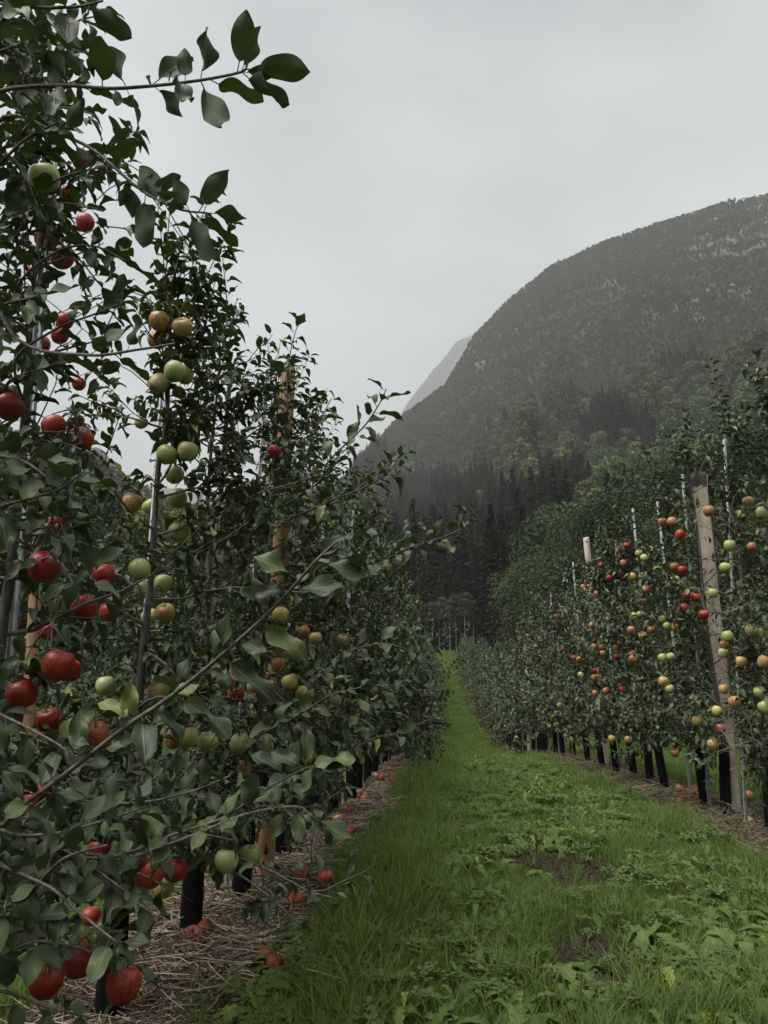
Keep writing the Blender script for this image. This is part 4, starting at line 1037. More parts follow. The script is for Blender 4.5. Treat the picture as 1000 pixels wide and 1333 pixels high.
# long shoots drawn from the photograph: (tree index in LT, [(px, py, d)...], leaf spacing, leaf size, explicit leaves [(bx,by,tx,ty)])
c1 = lambda l: [tuple(q / 2.381 for q in a) for a in l]
SHOOTS = [
    (0, [(-60, 150, 1.42), (0, 118, 1.30), (82, 111, 1.24), (139, 115, 1.21), (193, 112, 1.18), (256, 105, 1.16), (313, 94, 1.14), (322, 84, 1.14)], 0.03, 0.085, 0.55,
     c1([(398, 262, 325, 135), (495, 262, 447, 240), (555, 250, 578, 142), (637, 242, 652, 82), (745, 222, 800, 82), (750, 210, 975, 212), (755, 222, 885, 345), (745, 225, 850, 235), (610, 258, 718, 460), (470, 268, 574, 362), (340, 272, 375, 330), (262, 268, 240, 180), (220, 240, 130, 150), (520, 262, 530, 215)])),
    (0, [(-60, 60, 1.35), (20, 14, 1.25), (70, 10, 1.22), (105, 8, 1.2), (134, 1, 1.18)], 0.028, 0.085, 0.8, c1([(260, 20, 398, 128), (210, 22, 240, 70), (150, 25, 40, 0), (280, 22, 260, 75)])),
    (0, [(-60, 190, 1.6), (10, 150, 1.5), (63, 168, 1.44), (118, 193, 1.42), (168, 235, 1.38), (197, 256, 1.36), (235, 273, 1.34), (269, 277, 1.32)], 0.03, 0.08, 0.5,
     c1([(520, 590, 430, 500), (600, 655, 530, 545), (625, 655, 702, 525), (640, 660, 768, 672), (590, 645, 495, 590), (450, 600, 430, 762), (590, 665, 632, 812), (400, 570, 370, 640), (450, 600, 470, 540), (370, 540, 345, 460), (300, 480, 250, 545)])),
    (0, [(-70, 1110, 1.5), (25, 1050, 1.36), (75, 1015, 1.3), (120, 980, 1.26), (165, 945, 1.22), (215, 912, 1.18), (260, 877, 1.15), (295, 847, 1.12), (340, 807, 1.09), (370, 777, 1.07), (391, 753, 1.05), (412, 729, 1.04), (440, 704, 1.03)], 0.03, 0.076, 0.8,
     [(405, 735, 450, 692), (438, 706, 492, 690), (392, 757, 322, 718), (380, 770, 326, 772), (385, 762, 452, 766), (412, 732, 484, 758), (340, 815, 402, 856), (298, 850, 360, 914), (292, 850, 302, 795), (230, 905, 254, 850), (220, 915, 304, 957), (165, 945, 126, 908), (105, 1000, 102, 926), (78, 1020, 142, 988), (150, 1022, 168, 976),
      (195, 925, 240, 960), (60, 1030, 10, 990), (30, 1050, 5, 1000), (130, 975, 85, 965), (265, 880, 300, 890), (320, 830, 350, 850), (40, 1045, 70, 1085), (345, 803, 310, 770)]),
    (1, [(60, 1120, 1.95), (150, 1115, 1.85), (230, 1085, 1.75), (290, 1065, 1.68), (350, 1025, 1.6), (398, 1000, 1.56)], 0.022, 0.085, 0.9,
     [(398, 1000, 402, 945), (402, 1000, 455, 1002), (410, 995, 463, 985), (380, 1015, 325, 975), (360, 1025, 325, 1050), (395, 1003, 350, 975)]),
    (1, [(150, 1120, 1.85), (240, 1092, 1.72), (320, 1060, 1.62), (385, 1050, 1.56), (405, 1062, 1.54)], 0.022, 0.085, 0.9,
     [(400, 1060, 434, 1098), (405, 1062, 462, 1100), (385, 1050, 392, 1098), (370, 1052, 350, 1095), (330, 1060, 310, 1095)]),
    (0, [(-70, 1080, 1.6), (0, 1125, 1.5), (65, 1155, 1.42), (100, 1185, 1.38), (150, 1225, 1.34)], 0.022, 0.085, 0.9,
     [(100, 1190, 50, 1195), (110, 1195, 95, 1232), (150, 1225, 145, 1265), (150, 1225, 200, 1232), (140, 1215, 172, 1180), (80, 1165, 140, 1150), (155, 1225, 175, 1255), (60, 1150, 20, 1170)]),
    (0, [(-70, 1200, 1.6), (20, 1175, 1.5), (80, 1120, 1.42), (140, 1100, 1.38)], 0.022, 0.085, 0.9, []),
    (1, [(20, 300, 2.0), (60, 245, 1.85), (100, 225, 1.75), (150, 215, 1.7)], 0.022, 0.085, 0.9, []),
    (0, [(-60, 330, 1.55), (20, 440, 1.45), (110, 462, 1.38), (180, 455, 1.34), (228, 447, 1.32)], 0.022, 0.085, 0.75, []),
    (0, [(-60, 690, 1.55), (0, 660, 1.5), (70, 640, 1.45), (100, 622, 1.42)], 0.022, 0.085, 0.8, []),
    (0, [(-70, 1230, 1.7), (0, 1240, 1.6), (50, 1225, 1.55), (110, 1235, 1.5)], 0.02, 0.08, 1.0, []),
    (1, [(10, 1180, 2.0), (70, 1210, 1.9), (120, 1240, 1.8), (175, 1250, 1.75)], 0.02, 0.08, 1.0, []),
    (0, [(-70, 1010, 1.7), (0, 1080, 1.6), (70, 1085, 1.55), (130, 1070, 1.5), (190, 1050, 1.5)], 0.02, 0.08, 1.0, []),
    (1, [(20, 1080, 2.0), (90, 1110, 1.9), (150, 1150, 1.8), (200, 1185, 1.75)], 0.02, 0.08, 1.0, []),
    (1, [(20, 1000, 2.0), (100, 1040, 1.9), (180, 1045, 1.85), (250, 1030, 1.8), (300, 1010, 1.75)], 0.02, 0.08, 1.0, []),
    (0, [(-70, 900, 1.6), (0, 930, 1.55), (60, 960, 1.5), (100, 985, 1.45)], 0.02, 0.08, 1.0, []),
    (0, [(-70, 1300, 1.7), (0, 1290, 1.65), (60, 1310, 1.6), (120, 1325, 1.55)], 0.02, 0.08, 1.0, []),
    (2, [(120, 1060, 2.5), (200, 1075, 2.35), (260, 1085, 2.25), (310, 1095, 2.2)], 0.02, 0.08, 1.0, []),
    (3, [(260, 1050, 3.2), (320, 1060, 2.9), (370, 1070, 2.8), (410, 1085, 2.75)], 0.02, 0.08, 1.0, []),
    (0, [(-70, 40, 1.7), (-10, 45, 1.6), (30, 90, 1.55), (60, 120, 1.5)], 0.018, 0.075, 1.0, []),
    (0, [(-70, 150, 1.7), (-10, 190, 1.6), (25, 215, 1.55), (50, 270, 1.5)], 0.018, 0.075, 1.0, []),
    (1, [(10, 60, 2.1), (40, 100, 2.0), (80, 110, 1.95), (110, 100, 1.9)], 0.018, 0.072, 1.0, []),
    (1, [(10, 10, 2.1), (45, 5, 2.0), (90, 60, 1.95), (120, 70, 1.9)], 0.018, 0.072, 1.0, []),
    (1, [(10, 350, 2.1), (45, 300, 2.0), (95, 330, 1.95), (130, 370, 1.9)], 0.018, 0.072, 1.0, []),
    (1, [(10, 500, 2.1), (55, 480, 2.0), (100, 470, 1.95), (140, 500, 1.9)], 0.018, 0.072, 1.0, []),
    (1, [(30, 120, 2.0), (60, 60, 1.9), (95, 30, 1.85), (130, 20, 1.8)], 0.02, 0.078, 1.0, []),
    (1, [(20, 200, 2.0), (50, 150, 1.9), (85, 140, 1.85), (125, 150, 1.8)], 0.02, 0.078, 1.0, []),
    (0, [(-70, 90, 1.6), (-10, 70, 1.5), (30, 60, 1.45), (70, 75, 1.4)], 0.02, 0.078, 1.0, []),
    (0, [(-70, 250, 1.6), (-10, 220, 1.5), (35, 180, 1.45), (75, 160, 1.4)], 0.02, 0.078, 1.0, []),
    (0, [(-70, -20, 1.6), (-10, 0, 1.5), (30, 20, 1.45), (60, 50, 1.4)], 0.02, 0.078, 1.0, []),
    (1, [(20, 380, 2.0), (70, 330, 1.9), (120, 320, 1.85), (165, 340, 1.8)], 0.02, 0.076, 1.0, []),
    (1, [(20, 470, 2.0), (70, 430, 1.9), (120, 410, 1.85), (160, 395, 1.8)], 0.02, 0.076, 1.0, []),
    (1, [(20, 300, 2.0), (50, 270, 1.9), (90, 265, 1.85), (135, 275, 1.8)], 0.02, 0.076, 1.0, []),
    (0, [(-70, 420, 1.6), (-10, 400, 1.5), (30, 390, 1.45), (60, 385, 1.42)], 0.02, 0.078, 1.0, []),
    (0, [(-70, 560, 1.6), (-10, 590, 1.5), (30, 600, 1.45), (60, 620, 1.42)], 0.02, 0.078, 1.0, []),
    (3, [(400, 640, 2.9), (426, 603, 2.75), (450, 578, 2.7), (475, 554, 2.65), (496, 522, 2.62), (503, 506, 2.6)], 0.022, 0.088, 1.0, []),
    (4, [(340, 690, 3.3), (391, 669, 2.9), (440, 648, 2.75), (482, 631, 2.7), (510, 610, 2.66), (519, 594, 2.65)], 0.022, 0.088, 1.0, []),
    (6, [(440, 760, 4.2), (500, 730, 3.6), (527, 715, 3.4), (562, 704, 3.3), (597, 690, 3.25), (610, 674, 3.22)], 0.022, 0.09, 1.0, []),
    (6, [(440, 740, 4.3), (496, 715, 3.8), (524, 694, 3.7), (548, 674, 3.65)], 0.022, 0.09, 1.0, []),
    (7, [(430, 940, 4.6), (470, 925, 4.0), (520, 885, 3.6), (550, 858, 3.5), (577, 837, 3.45), (583, 818, 3.42)], 0.024, 0.09, 1.0, []),
    (5, [(372, 560, 3.9), (374, 490, 3.8), (380, 450, 3.75), (389, 418, 3.72)], 0.02, 0.088, 1.0, []),
    (5, [(390, 620, 3.8), (412, 557, 3.6), (432, 518, 3.55)], 0.022, 0.088, 1.0, []),
    (4, [(300, 470, 3.4), (296, 400, 3.35), (290, 336, 3.3)], 0.022, 0.085, 1.0, []),
    (3, [(222, 400, 3.0), (218, 332, 2.95), (221, 272, 2.92)], 0.022, 0.085, 1.0, []),
    (4, [(330, 960, 3.0), (390, 930, 2.7), (430, 905, 2.6), (470, 895, 2.55)], 0.022, 0.09, 1.0, []),
    (5, [(400, 880, 3.4), (450, 850, 3.2), (500, 838, 3.1), (540, 850, 3.05)], 0.022, 0.09, 1.0, []),
    (5, [(400, 1000, 3.6), (440, 985, 3.3), (490, 960, 3.15), (520, 955, 3.1)], 0.022, 0.09, 1.0, []),
    (7, [(450, 660, 4.6), (500, 610, 4.2), (530, 590, 4.1)], 0.022, 0.09, 1.0, []),
]

def add_shoot(g, base, pix, step, size, auto, explicit, r):
    pts = np.array([P(*q) for q in pix]) - base
    z = min(max(pts[0, 2] - 0.1, 0.6), g['H'] * 0.9)
    st = g['leader'](z)
    full = spline(np.vstack([st[None], pts]), 26)
    g['tubes'].append((full, np.linspace(0.0052 if base[1] < 2 else 0.005, 0.0020, 26), 1))
    EX = []
    if explicit:
        for (bx, by, tx, ty) in explicit:
            # attach at the closest point of the shoot
            u, v, dep = proj(full + base); i = int(np.argmin(np.hypot(u - bx, v - by)))
            b = full[i]; dd = full[i, 1] + base[1]
            tip = P(tx, ty, dd + r.uniform(-0.015, 0.015)) - base
            L = np.linalg.norm(tip - b)
            if L < 0.02: continue
            view = unit(-(b + base - np.array([0, 0, CAMZ])))
            upv = np.array([0, 0, 1.0])
            above = (b + base)[2] - CAMZ
            n = unit(view * (-0.75 if above > 0.5 else 0.7) * r.uniform(0.3, 1.3) + upv * 0.8 + r.normal(0, 0.22, 3))
            EX.append((b, unit(tip - b), n, min(L, 0.125) / 1.2, True))
    if auto > 0.3 or not explicit:
        seg = np.linalg.norm(np.diff(full, axis=0), axis=1); cum = np.concatenate([[0], np.cumsum(seg)]); L = cum[-1]
        n = int(L * 0.85 / step * auto)
        for k in range(n):
            s = L * (0.15 + 0.85 * (k + 0.5) / n); p = np.array([np.interp(s, cum, full[:, c]) for c in range(3)])
            t = unit(np.array([np.interp(min(s + .02, L), cum, full[:, c]) - np.interp(s - .02, cum, full[:, c]) for c in range(3)]))
            a = unit(np.cross(t, [0.2, 0.1, 1])); b = np.cross(t, a); an = 2.4 * k
            rad = math.cos(an) * a + math.sin(an) * b
            d = unit(0.75 * rad + 0.5 * t + np.array([0, 0, r.normal(-0.1, 0.22)])); nn = unit(np.array([0, 0, 1]) + 0.4 * t + r.normal(0, 0.3, 3))
            EX.append((p, d, nn, size * r.uniform(0.7, 1.15), False))
    return EX

def build_unique(x, d, side, idx, label, group, near, short=None):
    r = np.random.default_rng(hash_seed(x, d) + 1)
    z = gz(x, d); base = np.array([x, d, z])
    if side == 'L':
        if idx == 0: kw = dict(H=3.0, Rad=0.55, lat=20, sparse=1.0, size=0.072, lean=(-0.05, 0.0))
        elif idx == 1: kw = dict(H=3.0, Rad=0.62, lat=26, sparse=1.05, size=0.070, lean=(-0.06, 0.05))
        else: kw = dict(H=2.95 + r.uniform(-0.12, 0.12), Rad=0.80, lat=30, sparse=1.08, size=0.070, lean=(r.normal(0, 0.05), r.normal(0, 0.04)), side=0.3)
    else:
        kw = dict(H=(3.15 if idx < 3 else 2.85) + r.uniform(-0.1, 0.15), Rad=0.62, lat=30, sparse=1.05, size=0.072, lean=(-0.12 + r.normal(0, 0.04), r.normal(0, 0.04)), side=3.3)
    g = gen_tree(hash_seed(x, d), **kw)
    ex = []
    if side == 'L':
        for sh in SHOOTS:
            if sh[0] == idx: ex += add_shoot(g, base, sh[1], sh[2], sh[3], sh[4], sh[5], r)
    root = link('apple_tree', None); root.location = base.tolist()
    tag(root, label, 'apple tree', group)
    t = dict(root=root, g=g, base=base, ex=ex, side=side, near=near, r=r, spur=Tubes(), spl=[], label=label, short=short)
    t['nodes'] = np.concatenate([p for p, _, o in g['tubes']]) + base
    trees.append(t)
    return t

def finish_unique(t):
    g, base, r, root = t['g'], t['base'], t['r'], t['root']
    tb = Tubes(); tb.add(g['trunk'], g['trad'], 8); link('trunk', tb.mesh('trunk', M_BARK), root)
    tb = Tubes()
    for p, rad, o in g['tubes']: tb.add(p, rad, 5 if t['near'] else 3, cap=False)
    link('branches', tb.mesh('branches', M_TWIG), root)
    me = t['spur'].mesh('fruit_spurs', M_TWIG)
    if me: link('fruit_spurs', me, root)['kind'] = 'stuff'
    h = r.uniform(0.50, 0.62); rad = 0.046 if t['side'] == 'L' else 0.040
    ln = np.array([np.interp(h, g['trunk'][:, 2], g['trunk'][:, 0]), np.interp(h, g['trunk'][:, 2], g['trunk'][:, 1])])
    link('trunk_guard', guard_mesh(h, rad, ln), root)
    Pp, D, Nn, Sz = g['P'], g['D'], g['N'], g['S']
    if t['spl']:
        q = t['spl']; Pp = np.vstack([Pp, [a[0] for a in q]]); D = np.vstack([D, [a[1] for a in q]]); Nn = np.vstack([Nn, [a[2] for a in q]]); Sz = np.concatenate([Sz, [a[3] for a in q]])
    W = Pp + base + D * Sz[:, None] * 0.7
    ok = keep_mask(W, Sz, 0.93, r)
    # nothing pokes the lens, and the aisle stays open
    dist = np.linalg.norm(W - np.array([0, 0, CAMZ]), axis=1)
    ok &= dist > 0.95
    if t['side'] == 'L':
        u, v, dep = proj(W)
        # no spray of the first trees in front of the open sky and the view of the aisle
        lim = np.interp(v, [-400, 0, 120, 280, 330, 420, 600, 800, 1000, 1333], [120, 120, 150, 190, 170, 210, 260, 300, 330, 260])
        if W[:, 1].mean() < 2.6: ok &= ~((u > lim) & (dep < 2.6))
    Pp, D, Nn, Sz, W, dist = Pp[ok], D[ok], Nn[ok], Sz[ok], W[ok], dist[ok]
    n_part = 0
    ex = t['ex']
    if ex:
        we = np.array([a[0] + base + a[1] * a[3] * 0.7 for a in ex]); se = np.array([a[3] for a in ex])
        ok = keep_mask(we, se, 0.85, r) | np.array([a[4] for a in ex]); ex = [a[:4] for a, q in zip(ex, ok) if q]
    if t['near']:
        for (b, d, n, s) in ex:
            o = link('leaf', ME_HI[(0, 2, 5)[r.integers(0, 3)]] if np.linalg.norm(b + base - np.array([0, 0, CAMZ])) < 2.2 else ME_MID[r.integers(0, 6)], root)
            o.matrix_local = mat4(b, d, n, s); n_part += 1
        u, v, dep = proj(W)
        vis = (u > -15) & (u < 1015) & (v > -15) & (v < 1348)
        score = np.where(vis, dep - Sz * 4, dep + 50) + r.normal(0, 0.05, len(W))
        order = np.argsort(score)
        k = max(0, min(300 - n_part, int(vis.sum())))
        for i in order[:k]:
            o = link('leaf', ME_MID[r.integers(0, 6)], root); o.matrix_local = mat4(Pp[i], D[i], Nn[i], Sz[i])
        rest = order[k:]
        geos = [LG_MID[q] for q in (0, 1, 3, 4)] if base[1] < 4 else LG_LO
    else:
        if ex:
            Pp = np.vstack([Pp, [a[0] for a in ex]]); D = np.vstack([D, [a[1] for a in ex]]); Nn = np.vstack([Nn, [a[2] for a in ex]]); Sz = np.concatenate([Sz, [a[3] for a in ex]])
        rest = np.arange(len(Pp)); geos = LG_LO
    fo = link('foliage', leaves_mesh('foliage', Pp[rest], D[rest], Nn[rest], Sz[rest], geos, M_LEAF, 3), root)
    if len(rest) > 0: fo['kind'] = 'stuff'

# rows: unique trees first
LLAB = ['apple tree whose long leafy shoots reach out high and low over the straw', 'red-fruited apple tree at the ridged metal stake beside the straw', 'apple tree with a low cluster of dark red apples over the straw',
        'apple tree hung with a column of green apples before the round post', 'apple tree with two green apples hanging by its black guard', 'apple tree standing just past the round orange-brown post']
for i, (x, d) in enumerate(LT):
    if d > UNIQ_L: break
    lab = LLAB[i] if i < len(LLAB) else '%s apple tree beyond the round orange-brown post along the straw' % ORD[i - 4]
    build_unique(x, d, 'L', i, lab, 'apple trees in the row along the straw mulch', d < PART_D)
RLAB = {0: 'apple tree two places before the blackened split post, only its edge showing', 1: 'apple tree with large yellow-green apples just before the blackened split post', 2: 'apple tree growing right behind the blackened split post'}
RSH = {0: 'tree two places before the split post', 1: 'tree just before the blackened split post', 2: 'tree right behind the blackened split post'}
for i, (x, d) in enumerate(RT):
    if d > UNIQ_R: break
    lab = RLAB.get(i, '%s apple tree past the blackened split post' % ORD[max(0, min(i - 3, 19))])
    build_unique(x, d, 'R', i, lab, 'apple trees in the row of the split posts', d < PART_D, RSH.get(i, lab))

# ------------------------------------------------------------------ apples
def apple_geo(seed, squash=0.88):
    r = np.random.default_rng(seed); n = 18
    prof = [(0.02, 0.62), (0.14, 0.70), (0.32, 0.86), (0.55, 0.93), (0.80, 0.74), (0.96, 0.40), (1.0, 0.08), (0.92, -0.32), (0.73, -0.68), (0.50, -0.90), (0.32, -0.95), (0.16, -0.84), (0.03, -0.76)]
    V, T = [], []
    ph = r.random() * 6
    for (rad, z) in prof:
        for k in range(n):
            a = k / n * 6.2832
            lob = 1 + 0.014 * math.sin(5 * a + ph) * (1 if z < 0 else 0.35) + 0.03 * math.sin(a + ph)
            V.append((rad * lob * math.cos(a), rad * lob * math.sin(a), z * squash * (1 + 0.04 * math.cos(a + ph * 2))))
    for i in range(len(prof) - 1):
        for k in range(n):
            a, b = i * n + k, i * n + (k + 1) % n; T += [(a, a + n, b), (b, a + n, b + n)]
    for base_, up in ((0, 1), ((len(prof) - 1) * n, 0)):
        c = len(V); V.append((0, 0, V[base_][2] - (0.03 if up else -0.03)))
        T += [(c, base_ + k, base_ + (k + 1) % n) if up else (c, base_ + (k + 1) % n, base_ + k) for k in range(n)]
    return np.array(V), np.array(T)
AG = [apple_geo(i, s) for i, s in enumerate((0.95, 1.02, 0.90))]
ME_APPLE = {k: [make_mesh('apple', v * 0.042, t, m) for v, t in AG] for k, m in M_APPLE.items()}
ME_STEM = Tubes().add(spline([(0, 0, 0.022), (0.001, 0, 0.04), (0.004, 0.001, 0.056)], 5), np.array([0.0014, 0.0013, 0.0013, 0.0015, 0.002]), 6).mesh('stem', M_STEM)
def calyx_mesh():
    V, T = [], []
    for k in range(5):
        a = k * 1.2566; b = len(V)
        c, s = math.cos(a), math.sin(a)
        V += [(c * 0.002 - s * 0.002, s * 0.002 + c * 0.002, -0.0305), (c * 0.002 + s * 0.002, s * 0.002 - c * 0.002, -0.0305), (c * 0.008, s * 0.008, -0.037), (c * 0.004, s * 0.004, -0.0275)]
        T += [(b, b + 1, b + 2), (b, b + 2, b + 3), (b + 1, b + 3, b + 2)]
    return make_mesh('calyx', V, T, M_STEM)
ME_CALYX = calyx_mesh()

def apple_label(f):
    px, py, k = f['px'], f['py'], f['k']
    if f['side'] == 'L':
        if k == 'striped': return 'red and yellow striped apple behind the diagonal bare shoot', None
        if k == 'red':
            if px > 300: return 'small red apple beside the round orange-brown post', 'red apples by the round post'
            if py < 380: return 'red apple hanging high among the dark leaves against the sky', 'red apples high in the stake tree'
            if py < 620: return 'red apple hanging by the upper part of the ridged metal stake', 'red apples at the top of the ridged stake'
            if py < 810: return 'red apple hanging around the middle of the ridged metal stake', 'red apples at the middle of the ridged stake'
            if py < 1000: return 'red apple hanging beside the lower part of the ridged metal stake', 'red apples along the ridged stake'
            return 'dark red apple hanging low over the straw and grass', 'red apples low over the straw'
        if k == 'green':
            if py < 300: return 'large green apple in deep shade of the topmost dark leaves', None
            if px > 360: return 'small green apple in the row behind the round post', 'green apples beyond the round post'
            if py > 1050: return 'pale green apple hanging low by the black trunk guards', 'green apples by the black guards'
            if py > 850: return 'green apple hanging behind the diagonal bare shoot', 'green apples behind the diagonal shoot'
            return 'green apple in the hanging column along the thin middle stake', 'green apples in a column along the stake'
        if k == 'blush':
            if py < 460: return 'pink-blushed apple in the topmost cluster of the green-fruited tree', 'blushed apples in the top cluster'
            if px > 300: return 'orange-blushed apple hanging close by the round orange-brown post', 'blushed apples by the round post'
            return 'yellow apple with pink blush on the green-fruited tree', 'blushed apples on the green-fruited tree'
        return ('yellow apple hanging low under the branches over the straw', 'yellow apples low over the straw') if py > 950 else ('small yellow apple in the row behind the round post', 'yellow apples behind the round post')
    if px > 925:
        return '%s apple on the trees before the blackened split post' % dict(orange='orange-red', red='red', blush='yellow and pink', green='green', yellow='pale yellow')[k], '%s apples before the split post' % k
    return '%s apple in the row past the blackened split post' % dict(orange='orange-red', red='red', blush='yellow and pink', green='green', yellow='pale yellow')[k], '%s apples past the split post' % k

def make_apple(p, rad, k, label, group, rot, calyx=False, m=None):
    o = link('apple', ME_APPLE[k][random.randrange(3)]); s = rad / 0.042
    o.location = p; o.rotation_euler = rot; o.scale = (s, s, s)
    if m:
        o.data = o.data.copy(); o.data.materials[0] = m
    link('stem', ME_STEM, o)
    if calyx: link('calyx', ME_CALYX, o)
    tag(o, label, 'apple', group)
    return o

bases = np.array([t['base'] for t in trees])
for f in FRUIT:
    lab, grp = apple_label(f)
    tilt = (rng.normal(0, 0.28), rng.normal(0, 0.28), rng.uniform(0, 6.28))
    o = make_apple(f['p'].tolist(), f['r'], f['k'], lab, grp, tilt, f['r'] * F / f['p'][1] > 8)
    Rm = np.array(o.rotation_euler.to_matrix()); top = f['p'] + Rm @ np.array([0.004, 0.001, 0.055]) * f['r'] / 0.042
    # spur from the closest branch of the closest trees
    best = None
    for t in trees:
        if t['side'] != f['side'] or np.hypot(*(t['base'][:2] - f['p'][:2])) > 1.6: continue
        dv = t['nodes'] - top; dd = np.linalg.norm(dv, axis=1) + 0.6 * np.clip(-dv[:, 2], 0, None)
        i = int(np.argmin(dd))
        if best is None or dd[i] < best[0]: best = (dd[i], t, t['nodes'][i])
    if best is None: continue
    _, t, nd = best
    if f['side'] == 'R':
        cn = dict(orange='orange-red', red='red', blush='yellow and pink', green='green', yellow='pale yellow')[f['k']]
        tag(o, '%s apple on the %s' % (cn, t['short']), None, '%s apples of the split post row' % cn)
    mid = (nd + top) / 2 + np.array([0, 0, 0.25 * np.linalg.norm(nd - top) + 0.01])
    sp = spline([nd - t['base'], mid - t['base'], top - t['base']], 7)
    t['spur'].add(sp, np.linspace(0.0038, 0.0021, 7), 5)
    rr = t['r']
    for q in range(5):
        b = sp[rr.integers(2, 6)]; a = rr.random() * 6.28
        t['spl'].append((b, unit(np.array([math.cos(a), math.sin(a), rr.normal(0.05, 0.3)])), unit(np.array([0, 0, 1]) + rr.normal(0, 0.3, 3)), 0.085 * rr.uniform(0.7, 1.15)))

for t in trees: finish_unique(t)

# the rest of each row: copies of a few shared trees
def shared_tree(seed, H, Rad, side):
    g = gen_tree(seed, H=H, Rad=Rad, lat=25, twig=4, sparse=0.9, side=side, size=0.090)
    root = bpy.data.objects.new('apple_tree', None)
    tb = Tubes(); tb.add(g['trunk'], g['trad'], 6); me_t = tb.mesh('trunk', M_BARK)
    tb = Tubes()
    for p, rad, o in g['tubes']: tb.add(p, rad, 3, cap=False)
    me_b = tb.mesh('branches', M_TWIG)
    me_f = leaves_mesh('foliage', g['P'], g['D'], g['N'], g['S'], LG_LO, M_LEAF, seed)
    h = 0.55; me_g = guard_mesh(h, 0.042, np.array([np.interp(h, g['trunk'][:, 2], g['trunk'][:, 0]), np.interp(h, g['trunk'][:, 2], g['trunk'][:, 1])]))
    return (me_t, me_b, me_f, me_g)
SH = [shared_tree(900 + i, 2.75 + 0.08 * i, 0.74 + 0.02 * i, None) for i in range(5)]

def place_shared(x, d, label, group, k, s=1.0):
    me = SH[k % 5]
    root = link('apple_tree', None); root.location = (x, d, gz(x, d)); root.rotation_euler = (random.gauss(0, 0.02), random.gauss(0, 0.02), random.uniform(0, 6.28)); root.scale = (s, s, s * random.uniform(0.95, 1.06))
    for nm, m in zip(('trunk', 'branches', 'foliage', 'trunk_guard'), me):
        o = link(nm, m, root)
        if nm == 'foliage': o['kind'] = 'stuff'
    tag(root, label, 'apple tree', group)
for i, (x, d) in enumerate(LT):
    if d > UNIQ_L: place_shared(x, d, 'apple tree far along the straw-mulched row, past its fallen apples', 'apple trees far along the straw mulch row', i, 1.02)
for i, (x, d) in enumerate(RT):
    if d > UNIQ_R: place_shared(x, d, 'apple tree far along the row of split posts, where the ground dips', 'apple trees far along the split post row', i + 2, 0.97)
# neighbouring rows, glimpsed through the leaves
for i in range(34):
    d = 4.6 + i * 0.85 * (1 + i * 0.02)
    place_shared(float(xL(d)) - 3.3 + random.gauss(0, 0.04), d, 'apple tree in the next row, seen through gaps behind the straw row', 'apple trees of the next row behind the straw', i, 0.93)
for i in range(30):
    d = 7.5 + i * 0.9 * (1 + i * 0.02)
    place_shared(float(xR(d)) + 3.4 + random.gauss(0, 0.04), d, 'apple tree in the next row, glimpsed behind the split post row', 'apple trees of the next row behind the split posts', i + 1, 0.9)

# ------------------------------------------------------------------ stakes, posts, wires
def stake_mesh(H):
    """galvanised rolled profile: ridged open channel with lugs"""
    prof = [(-0.016, 0.010), (-0.014, -0.008), (-0.006, -0.008), (-0.003, 0.0), (0.003, 0.0), (0.006, -0.008), (0.014, -0.008), (0.016, 0.010)]
    th = 0.0025
    inner = [(x * 0.86, y + th) for x, y in prof][::-1]
    poly = prof + inner; n = len(poly)
    V, T = [], []
    for z in (-0.25, H):
        V += [(x, y, z) for x, y in poly]
    for k in range(n):
        a, b = k, (k + 1) % n; T += [(a, b, b + n), (a, b + n, a + n)]
    m = len(prof)
    for k in range(m - 1):
        a, b, c, d = n + k, n + k + 1, n + n - 2 - k, n + n - 1 - k; T += [(a, b, c), (a, c, d)]
    for i in range(int(H / 0.1)):                    # small wire lugs up the flanges
        z = 0.3 + i * 0.1
        if z > H - 0.05: break
        for sx in (-1, 1):
            box(V, T, sx * 0.016 - 0.002, sx * 0.016 + 0.004 * sx + 0.002, 0.004, 0.012, z, z + 0.022)
    return make_mesh('metal_stake', V, T, M_STEEL, smooth_=False)
ME_STAKE = {}
def stake(x, d, top_z, label, group, lean=(0, 0), rz=0.0, s=1.0):
    z = gz(x, d); H = round(top_z - z, 1)
    if H not in ME_STAKE: ME_STAKE[H] = stake_mesh(H)
    o = link('metal_stake', ME_STAKE[H]); o.location = (x, d, z); o.rotation_euler = (lean[1], lean[0], rz); o.scale = (s, s, 1)
    tag(o, label, 'stake', group)
    return o
def stake_px(px, py_top, d, x_ref_py, x_ref, label):
    """stake through two seen points of its line"""
    a = P(px, py_top, d); b = P(x_ref, x_ref_py, d)
    k = (a[0] - b[0]) / max(0.1, a[2] - b[2]); z = gz(a[0] - k * a[2], d); xb = b[0] - k * (b[2] - z)
    stake(xb, d, a[2], label, 'metal stakes holding the apple trees', lean=(math.atan(k), 0), rz=0.3, s=1.0 if px < 300 else 0.75)
stake_px(78, 100, 2.30, 940, 5, 'ridged galvanised metal stake amid the red apples')
stake_px(226, 318, 3.35, 890, 184, 'slim metal stake behind the column of green apples')
stake_px(300, 480, 3.75, 737, 279, 'slim metal stake between the green apples and the round post')
stake_px(348, 490, 4.35, 707, 331, 'slim metal stake close beside the round orange-brown post')
stake_px(423, 620, 5.3, 905, 416, 'metal stake just past the round orange-brown post')
for k, (px, py, qx, qy) in enumerate(SR):
    ds = np.arange(4, 40, 0.02); i = int(np.argmin(np.abs((qx - CX) / F * ds / 1.018 - xR(ds)))); d = float(ds[i])
    stake_px(px, py, d, qy, qx, ['bright metal stake just before the blackened split post', 'bright metal stake right beside the blackened split post', 'first metal stake past the blackened split post', 'second metal stake past the blackened split post', 'third metal stake past the blackened split post',
                                 'low metal stake just before the square-topped post', 'first metal stake past the square-topped post', 'second metal stake past the square-topped post', 'third metal stake past the square-topped post'][k])
